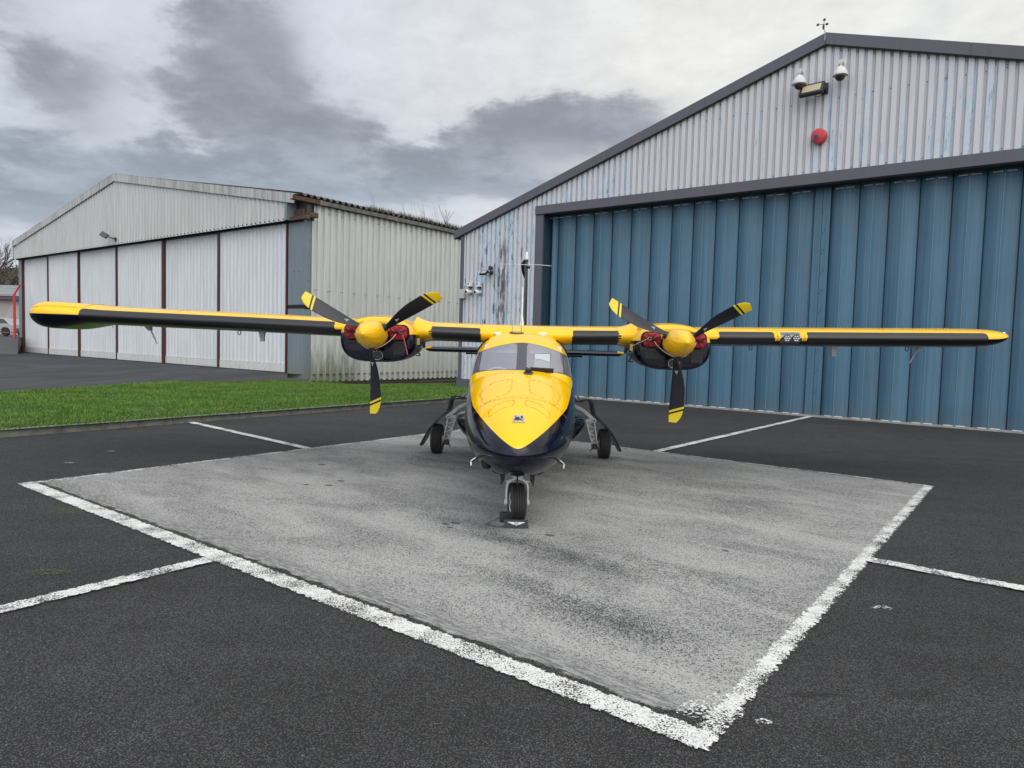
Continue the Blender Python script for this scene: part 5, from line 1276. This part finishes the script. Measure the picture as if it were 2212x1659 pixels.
# ---- red intake covers, cord and ribbon: rest in the cowlings
AM = A.matrix_basis.copy() if False else Matrix.Translation((0.073, 6.30, 0)) @ RZ(R_(-1.1))
def cover(X, label):
    t = empty('intake_cover', AM @ Vector((X, 1.82, 1.712)), R_(-1.1), label=label, cat='intake cover', group='red engine intake covers')
    mb = MB(); vs = []; n = 0; ringsN = [(1.0, .03), (1.0, -.004), (.95, -.022), (.82, -.032), (.5, -.036), (.15, -.034)]
    for sc_, y in ringsN:
        a = rrect(.104 * sc_, .084 * sc_, .06 * sc_, 7); n = len(a)
        for i, p in enumerate(a): vs.append((p[0], y + (.006 * math.sin(i * 1.1 + sc_ * 3) if sc_ < 1 else 0), p[1]))
    fs = [(i * n + k, i * n + (k + 1) % n, (i + 1) * n + (k + 1) % n, (i + 1) * n + k) for i in range(len(ringsN) - 1) for k in range(n)] + [list(range(n))[::-1], list(range((len(ringsN) - 1) * n, len(ringsN) * n))]
    mb.add(vs, fs); mb.obj('cushion', [REDF], t, smooth=60)
    mb = MB(); mb.prism([(-.07, -.034, .018), (-.05, -.060, .022), (.05, -.058, .016), (.07, -.034, .010), (.07, -.034, -.008), (.05, -.058, -.002), (-.05, -.060, .002), (-.07, -.034, 0)], (0, .006, 0)); mb.obj('handle', [BLACK], t)
for hub, s1 in ((-1.709, 'left propeller'), (1.758, 'right propeller')):
    cover(hub - .262, 'red padded intake cover on the wingtip side of the ' + s1 if hub < 0 else 'red padded intake cover on the fuselage side of the ' + s1)
    cover(hub + .262, 'red padded intake cover on the fuselage side of the ' + s1 if hub < 0 else 'red padded intake cover on the wingtip side of the ' + s1)
    pts = []
    for t_ in lin(0, 1, 21):
        x = hub - .24 + .48 * t_; z = HZ + .01 - .175 * math.sin(math.pi * t_) ** .8; y = 1.76 - .19 * math.sin(math.pi * t_); pts.append(AM @ Vector((x, y, z)))
    mb = MB(); mb.tube(pts, .0038, 5); tag(mb.obj('tether_cord', [CORD]), 'thin pale cord slung under the yellow spinner of the ' + s1, 'cord')
    sg = -1 if hub > 0 else 1
    mb = MB(); cx_ = hub + sg * (.262 + .035); pts = [AM @ Vector((cx_ + .018 * math.cos(a), 1.752, 1.725 + .018 * math.sin(a))) for a in lin(0, 6.28, 14)]; mb.tube(pts, .003, 5)
    if sg > 0:
        mb.tube([AM @ Vector((cx_ + .02, 1.752, 1.707)), AM @ Vector((cx_ + .05, 1.79, 1.58)), AM @ Vector((cx_ + .075, 1.82, 1.46))], [.006, .007, .007], 4)
    else:
        mb.tube([AM @ Vector((cx_ - .02, 1.752, 1.722)), AM @ Vector((cx_ - .10, 1.80, 1.68)), AM @ Vector((cx_ - .18, 1.93, 1.63))], [.0035] * 3, 4)
    tag(mb.obj('safety_ribbon', [mat('faded_red_ribbon', (.38, .12, .13), .7) if sg > 0 else CORD]), ('faded red ribbon hanging from an intake cover beside the ' if sg > 0 else 'pale cord loop tied back from an intake cover beside the ') + s1, 'ribbon')

# ---- nose gear
def tyre(mb, x, y, z, r, wd, grooves=3, mi=0):
    prof = [(r * .52, -wd * .36), (r * .62, -wd * .46), (r * .78, -wd * .5), (r * .92, -wd * .44), (r * .975, -wd * .34)]
    for k in range(grooves + 1):
        a = -wd * .30 + wd * .60 * (k) / (grooves + 1); b = -wd * .30 + wd * .60 * (k + 1) / (grooves + 1)
        rr = r * (1 - .03 * (abs((a + b) / 2) / (wd * .3)) ** 2)
        prof += [(rr - .008, a + .003), (rr, a + .006), (rr, b - .006), (rr - .008, b - .003)]
    prof += [(r * .975, wd * .34), (r * .92, wd * .44), (r * .78, wd * .5), (r * .62, wd * .46), (r * .52, wd * .36)]
    mb.lathe(prof, 40, 'x', (x, y, z), mi)
STEER = Matrix.Translation((0, 0, 0)) @ RZ(R_(9))
mb = MB(); tyre(mb, 0, 0, .178, .178, .145); nw = mb.obj('nose_wheel', [TYRE], A, smooth=40); nw.rotation_euler = (0, 0, R_(9))
mb = MB(); mb.lathe([(.095, -.052), (.09, -.06), (.07, -.045), (.03, -.045), (.028, -.066), (0, -.066)], 24, 'x', (0, 0, .178)); mb.lathe([(.095, .052), (.09, .06), (.07, .045), (.03, .045), (.028, .066), (0, .066)], 24, 'x', (0, 0, .178)); mb.obj('rim', [WHITE], nw, smooth=40)
mb = MB()
fork = []
for a in lin(0, math.pi, 13): fork.append((.096 * math.cos(a), -.01, .325 + .075 * math.sin(a)))
path = [(.093, 0, .178), (.098, -.005, .25)] + fork + [(-.098, -.005, .25), (-.093, 0, .178)]
vs = []
for i, p in enumerate(path):
    a = Vector(path[min(i + 1, len(path) - 1)]) - Vector(path[max(i - 1, 0)]); a.normalize(); nn = Vector((-a.z, 0, a.x))
    for q in ((-.008, -.03), (.008, -.03), (.008, .03), (-.008, .03)): vs.append(Vector(p) + nn * q[0] + Vector((0, q[1], 0)))
mb.add(vs, [(i * 4 + k, i * 4 + (k + 1) % 4, i * 4 + 4 + (k + 1) % 4, i * 4 + 4 + k) for i in range(len(path) - 1) for k in range(4)] + [(0, 1, 2, 3), tuple(range(len(vs) - 4, len(vs)))], 0)
for s_ in (-1, 1):
    mb.lathe([(.028, s_ * .085), (.028, s_ * .108), (.016, s_ * .115), (0, s_ * .115)], 14, 'x', (0, 0, .178)); mb.lathe([(.009, s_ * .07), (.009, s_ * .105)], 8, 'x', (0, -.03, .375))
mb.box(-.045, .045, -.035, .035, .39, .43); mb.tube([(0, 0, .40), (0, 0, .50)], .026, 12)
mb.box(-.03, .03, -.045, -.03, .395, .42, 1)
fk = mb.obj('nose_fork', [WHITE, SILVER], A, smooth=40, bevel=.002); fk.rotation_euler = (0, 0, R_(4))
mb = MB(); mb.box(-.008, .008, -.05, -.04, .31, .42); mb.prism([(-.045, -.04, .43), (.045, -.04, .43), (.075, -.04, .48), (.055, -.04, .52), (-.055, -.04, .52), (-.075, -.04, .48)], (0, .10, 0)); mb.tube([(0, -.01, .40), (0, -.01, .56)], .034, 12); mb.obj('oleo_strut', [BLACK], A, smooth=40)
for s_ in (-1, 1):
    mb = MB(); mb.prism([(s_ * .17, .05, .46), (s_ * .115, .05, .44), (s_ * .115, .05, .38), (s_ * .15, .05, .31), (s_ * .158, .05, .40)], (0, .25, .01)); mb.tube([(s_ * .24, .04, .455), (s_ * .20, .04, .44), (s_ * .14, .04, .432)], [.006, .011, .01], 6); mb.obj('gear_door', [BLACK], A)

# ---- main gear
for s_ in (-1, 1):
    wx_ = s_ * 1.21; yw = 3.75
    mb = MB(); tyre(mb, wx_, yw, .218, .218, .165, 5); m_o = mb.obj('main_wheel', [TYRE], A, smooth=40)
    mb = MB(); mb.lathe([(.11, s_ * -.06), (.10, s_ * -.07), (.05, s_ * -.05), (0, s_ * -.05)], 20, 'x', (wx_, yw, .218)); mb.obj('rim', [WHITE], m_o, smooth=40)
    # sponson fairing
    def spon(u, v):
        r = max(0.0005, math.sin(math.pi * min(1, u)) ** .55); th = v * 2 * math.pi; c, q = math.cos(th), math.sin(th)
        return Vector((s_ * (.45 + max(0, c) ** .8 * .48 * r), 2.75 + u * 1.7, .60 + (.15 * q - .10 * (1 - max(0, c)) - .04) * (1 if q > 0 else 1.5) * r))
    mb = MB(); mb.grid(spon, lin(0, 1, 20), [i / 28 for i in range(28)], 0, True); mb.obj('gear_fairing', [NAVY], A, smooth=True)
    # white trailing leg with lightening pockets
    top = Vector((s_ * .985, yw - .16, .56)); bot = Vector((s_ * 1.075, yw - .06, .20)); d_ = bot - top
    def lg(t_, wv): return top + d_ * t_ + Vector((wv * s_, 0, 0))
    mb = MB()
    mb.prism([lg(-.05, -.06), lg(-.05, .05), lg(1, .035), lg(1, -.04)], (0, .03, 0), 1)
    for a, b in ((-.06, -.036), (.05, .034)): mb.prism([lg(0, a - .010), lg(0, a + .010), lg(1.05, b + .008), lg(1.05, b - .008)], (0, -.045, 0))
    for k in range(6): t0 = k / 6; t1 = (k + 1) / 6; a = 1 if k % 2 else -1; q = .055 - .02 * t0; mb.prism([lg(t0 - .01, -q * a), lg(t0 + .035, -q * a), lg(t1 + .01, q * a), lg(t1 - .035, q * a)], (0, -.03, 0))
    mb.prism([(s_ * .72, yw - .2, .575), (s_ * 1.04, yw - .2, .590), (s_ * 1.04, yw - .2, .545), (s_ * .72, yw - .2, .53)], (0, .05, 0))
    mb.prism([(s_ * .62, yw - .16, .80), (s_ * .74, yw - .16, .795), (s_ * .90, yw - .16, .72), (s_ * 1.04, yw - .16, .60), (s_ * .99, yw - .16, .58), (s_ * .88, yw - .16, .68), (s_ * .72, yw - .16, .76), (s_ * .62, yw - .16, .765)], (0, .06, 0))
    mb.lathe([(.030, -.225), (.030, -.12)], 14, 'y', (s_ * 1.035, yw, .568)); mb.lathe([(.035, s_ * 1.05), (.035, s_ * 1.16)], 12, 'x', (0, yw, .22))
    mb.obj('main_gear_leg', [WHITE, mat('leg_grey', (.32, .32, .32), .5) if 'leg_grey' not in bpy.data.materials else bpy.data.materials['leg_grey']], A, bevel=.003)
    mb = MB(); mb.lathe([(.013, -.227), (.013, -.232), (0, -.232)], 8, 'y', (s_ * 1.035, yw, .568)); mb.box(min(s_ * 1.02, s_ * 1.10), max(s_ * 1.02, s_ * 1.10), yw - .16, yw - .08, .15, .22); mb.tube([(s_ * 1.05, yw - .14, .20), (s_ * 1.00, yw - .14, .12)], .008, 6); mb.obj('brake_unit', [BLACK], A)
    # curved black leg door standing behind the wheel, and the boarding grip above
    mb = MB()
    crv = [(.84, .835), (.93, .855), (.985, .84), (1.015, .79), (1.03, .70), (1.05, .62), (1.11, .575), (1.20, .49), (1.29, .38), (1.37, .25), (1.45, .11)]
    wd_ = [.10, .12, .13, .14, .15, .17, .20, .21, .20, .16, .05]
    vs = []
    for (x, z), w_ in zip(crv, wd_): vs += [(s_ * (x + .03), yw + .14 - w_ * 1.1, z), (s_ * x, yw + .14 + w_ * .7, z - .005), (s_ * (x - .014), yw + .14 + w_ * .7, z - .022), (s_ * (x + .014), yw + .14 - w_ * 1.1, z - .02)]
    n = len(crv); mb.add(vs, [(i * 4 + k, i * 4 + (k + 1) % 4, i * 4 + 4 + (k + 1) % 4, i * 4 + 4 + k) for i in range(n - 1) for k in range(4)] + [(0, 1, 2, 3), tuple(range(4 * n - 4, 4 * n))])
    mb.obj('leg_door', [BLACK], A, smooth=50)
    mb = MB(); mb.box(min(s_ * .55, s_ * .90), max(s_ * .55, s_ * .90), yw + .1, yw + .5, .80, .812, 1)
    for k in range(6):
        x = s_ * (.58 + .055 * k); mb.prism([(x, yw + .05, .822), (x + s_ * .028, yw + .05, .822), (x + s_ * .028 - s_ * .03, yw + .55, .86), (x - s_ * .03, yw + .55, .86)], (0, 0, .010))
    mb.obj('boarding_step', [mat('grip_grey', (.16, .16, .17), .45, .5) if 'grip_grey' not in bpy.data.materials else bpy.data.materials['grip_grey'], BLACK], A)

# ---- tail
def slab_wing(name, x0, x1, y0, ch, z, th, mats, parent, M=None, tipr=.0):
    mb = MB(); xs = lin(x0, x1, 9)
    def fn(x, s2):
        u, y = naca(s2); e_ = min(abs(x - x0), abs(x1 - x)) if tipr else 1; k = min(1, math.sqrt(max(0, 1 - (1 - min(1, (e_ + .004) / .12)) ** 2))) if tipr else 1
        return Vector((x, y0 + (.5 - .5 * (.85 + .15 * k)) * ch + u * ch * (.85 + .15 * k), z + (y - .022 * (1 - (2 * u - 1) ** 2)) * th / .155 * k))
    if tipr: xs = [x0, x0 + .01, x0 + .04, x0 + .09] + lin(x0 + .15, x1 - .15, 9) + [x1 - .09, x1 - .04, x1 - .01, x1]
    mb.grid(fn, xs, lin(-1, 1, 31)); mb.add([fn(xs[0], q) for q in lin(-1, 1, 31)], [list(range(31))]); mb.add([fn(xs[-1], q) for q in lin(-1, 1, 31)], [list(range(31))])
    return mb.obj(name, mats, parent, smooth=50)
tp = slab_wing('tailplane', -2.06, 2.06, 8.15, .9, 1.475, .125, [NAVY], A, tipr=1)
for s_ in (-1, 1):
    mb = MB(); mb.grid(lambda x, t_: Vector((x, 8.148 + .02 * (1 - math.cos(t_ * 3.14)) + abs(t_ - .5) * .02, 1.475 + .10 * (.5 - t_) * (1 if abs(x) < 1.99 else .75))), lin(s_ * 1.93, s_ * 2.055, 4), lin(0, .55, 6)); mb.obj('tip_cap', [YELLOW], tp, smooth=60, fixn=False)
    mb = MB(); mb.box(*sorted((s_ * .25, s_ * 1.28)), 9.0, 9.15, 1.37, 1.41); mb.obj('trim_tab', [BLACK], tp)
mb = MB()
FZ = [(1.45, 6.9, 9.0, .09), (1.9, 7.35, 9.02, .085), (2.6, 7.9, 9.1, .075), (3.3, 8.45, 9.2, .06), (3.42, 8.6, 9.15, .045)]
def fin(z, s2):
    a, b, th = interp(FZ, z); u, y = naca(s2); return Vector(((y - .022 * (1 - (2 * u - 1) ** 2)) * th / .155 * 1.0, a + u * (b - a), z))
zs = lin(1.45, 3.42, 14); mb.grid(fin, zs, lin(-1, 1, 31)); mb.add([fin(3.42, q) for q in lin(-1, 1, 31)], [list(range(31))]); mb.obj('tail_fin', [DGREY], A, smooth=50)
fn_o = bpy.data.objects['tail_fin']
mb = MB(); mb.lathe([(.04, 3.42), (.04, 3.46), (.034, 3.50), (.03, 3.56), (.02, 3.59), (0, 3.6)], 16, 'z', (0, 8.75, 0)); mb.obj('beacon', [WPL], fn_o, smooth=50)
mb = MB(); mb.lathe([(.036, 3.36), (.036, 3.42)], 16, 'z', (0, 8.62, 0)); mb.tube([(-.03, 8.4, 3.38), (-.075, 8.45, 3.30), (-.07, 8.5, 3.18), (-.035, 8.55, 3.02)], [.03, .045, .035, .012], 8); mb.tube([(.0, 8.4, 3.24), (.07, 8.42, 3.235)], [.03, .034], 8); mb.obj('horn_balance', [BLACK], fn_o, smooth=50)
mb = MB()
for s_ in (-1, 1): mb.tube([(0, 8.38, 3.28), (s_ * .25, 8.3, 3.278), (s_ * .52, 8.25, 3.27 if s_ < 0 else 3.255)], [.006, .005, .004], 5)
mb.obj('vor_antenna', [WPL], fn_o)
mb = MB(); p = wing(-.02, .55); mb.lathe([(.03, p.z - .01), (.018, p.z + .08), (.009, p.z + .16), (.006, p.z + .50), (0, p.z + .51)], 8, 'z', (p.x, 2.9, 0), 0, T(0, 0, 0)); mb.obj('whip_antenna', [WPL], w_o, smooth=40)

# ---- wheel chocks at the nose wheel
t = empty('wheel_chocks', AM @ Vector((0.0, -.20, 0.008)), R_(1.5), label='pair of black wheel chocks with a winged emblem and thin cord at the nose wheel', cat='wheel chocks'); t.scale = (.84, .84, .84)
mb = MB(); mb.prism([(-.11, -.055, .0), (-.11, -.075, .075), (-.11, -.06, .085), (-.11, .03, .01), (-.11, .03, 0)], (.22, 0, 0)); mb.obj('front_chock', [BLACK], t, bevel=.003)
mb = MB(); mb.box(-.125, .125, -.082, -.074, .0, .088); pl_ = mb.obj('emblem_plate', [mat('slate_plate', (.035, .042, .055), .5)], t)
mb = MB(); y = -.084
def wingem(s_):
    out = []
    for k in range(7):
        x0 = .022 + k * .0095; x1 = x0 + .0085; zt = .066 - k * .0001; zb = .034 + k * .0040
        out.append([(s_ * x0, y, zt), (s_ * x1 + s_ * .002, y, zt), (s_ * x1, y, zb + .003), (s_ * x0, y, zb)])
    return out
for s_ in (-1, 1):
    for q in wingem(s_): mb.prism(q, (0, .002, 0))
mb.prism([(.020 * math.cos(a), y, .049 + .019 * math.sin(a)) for a in lin(.0, 5.9, 16)], (0, .002, 0)); mb.obj('winged_emblem', [WPL], pl_)
mb = MB(); mb.box(-.012, .012, -.0865, -.0845, .045, .050); mb.prism([(-.008, -.0865, .054), (.008, -.0865, .054), (.005, -.0865, .06), (-.005, -.0865, .06)], (0, .002, 0)); mb.obj('emblem_centre', [BLACK], pl_)
mb = MB(); mb.prism([(-.17, .15, 0), (-.17, .16, .10), (-.17, .22, .10), (-.17, .30, 0)], (.12, 0, 0)); mb.obj('rear_chock', [BLACK], t, bevel=.003)
mb = MB(); mb.tube([(-.12, -.06, .02), (-.18, -.07, .006), (-.25, -.03, .005), (-.32, .03, .005), (-.30, .09, .008), (-.22, .13, .03), (-.16, .17, .06)], .004, 5); mb.obj('cord', [mat('olive_cord', (.06, .055, .04), .8)], t, smooth=40)
print("airplane ok")
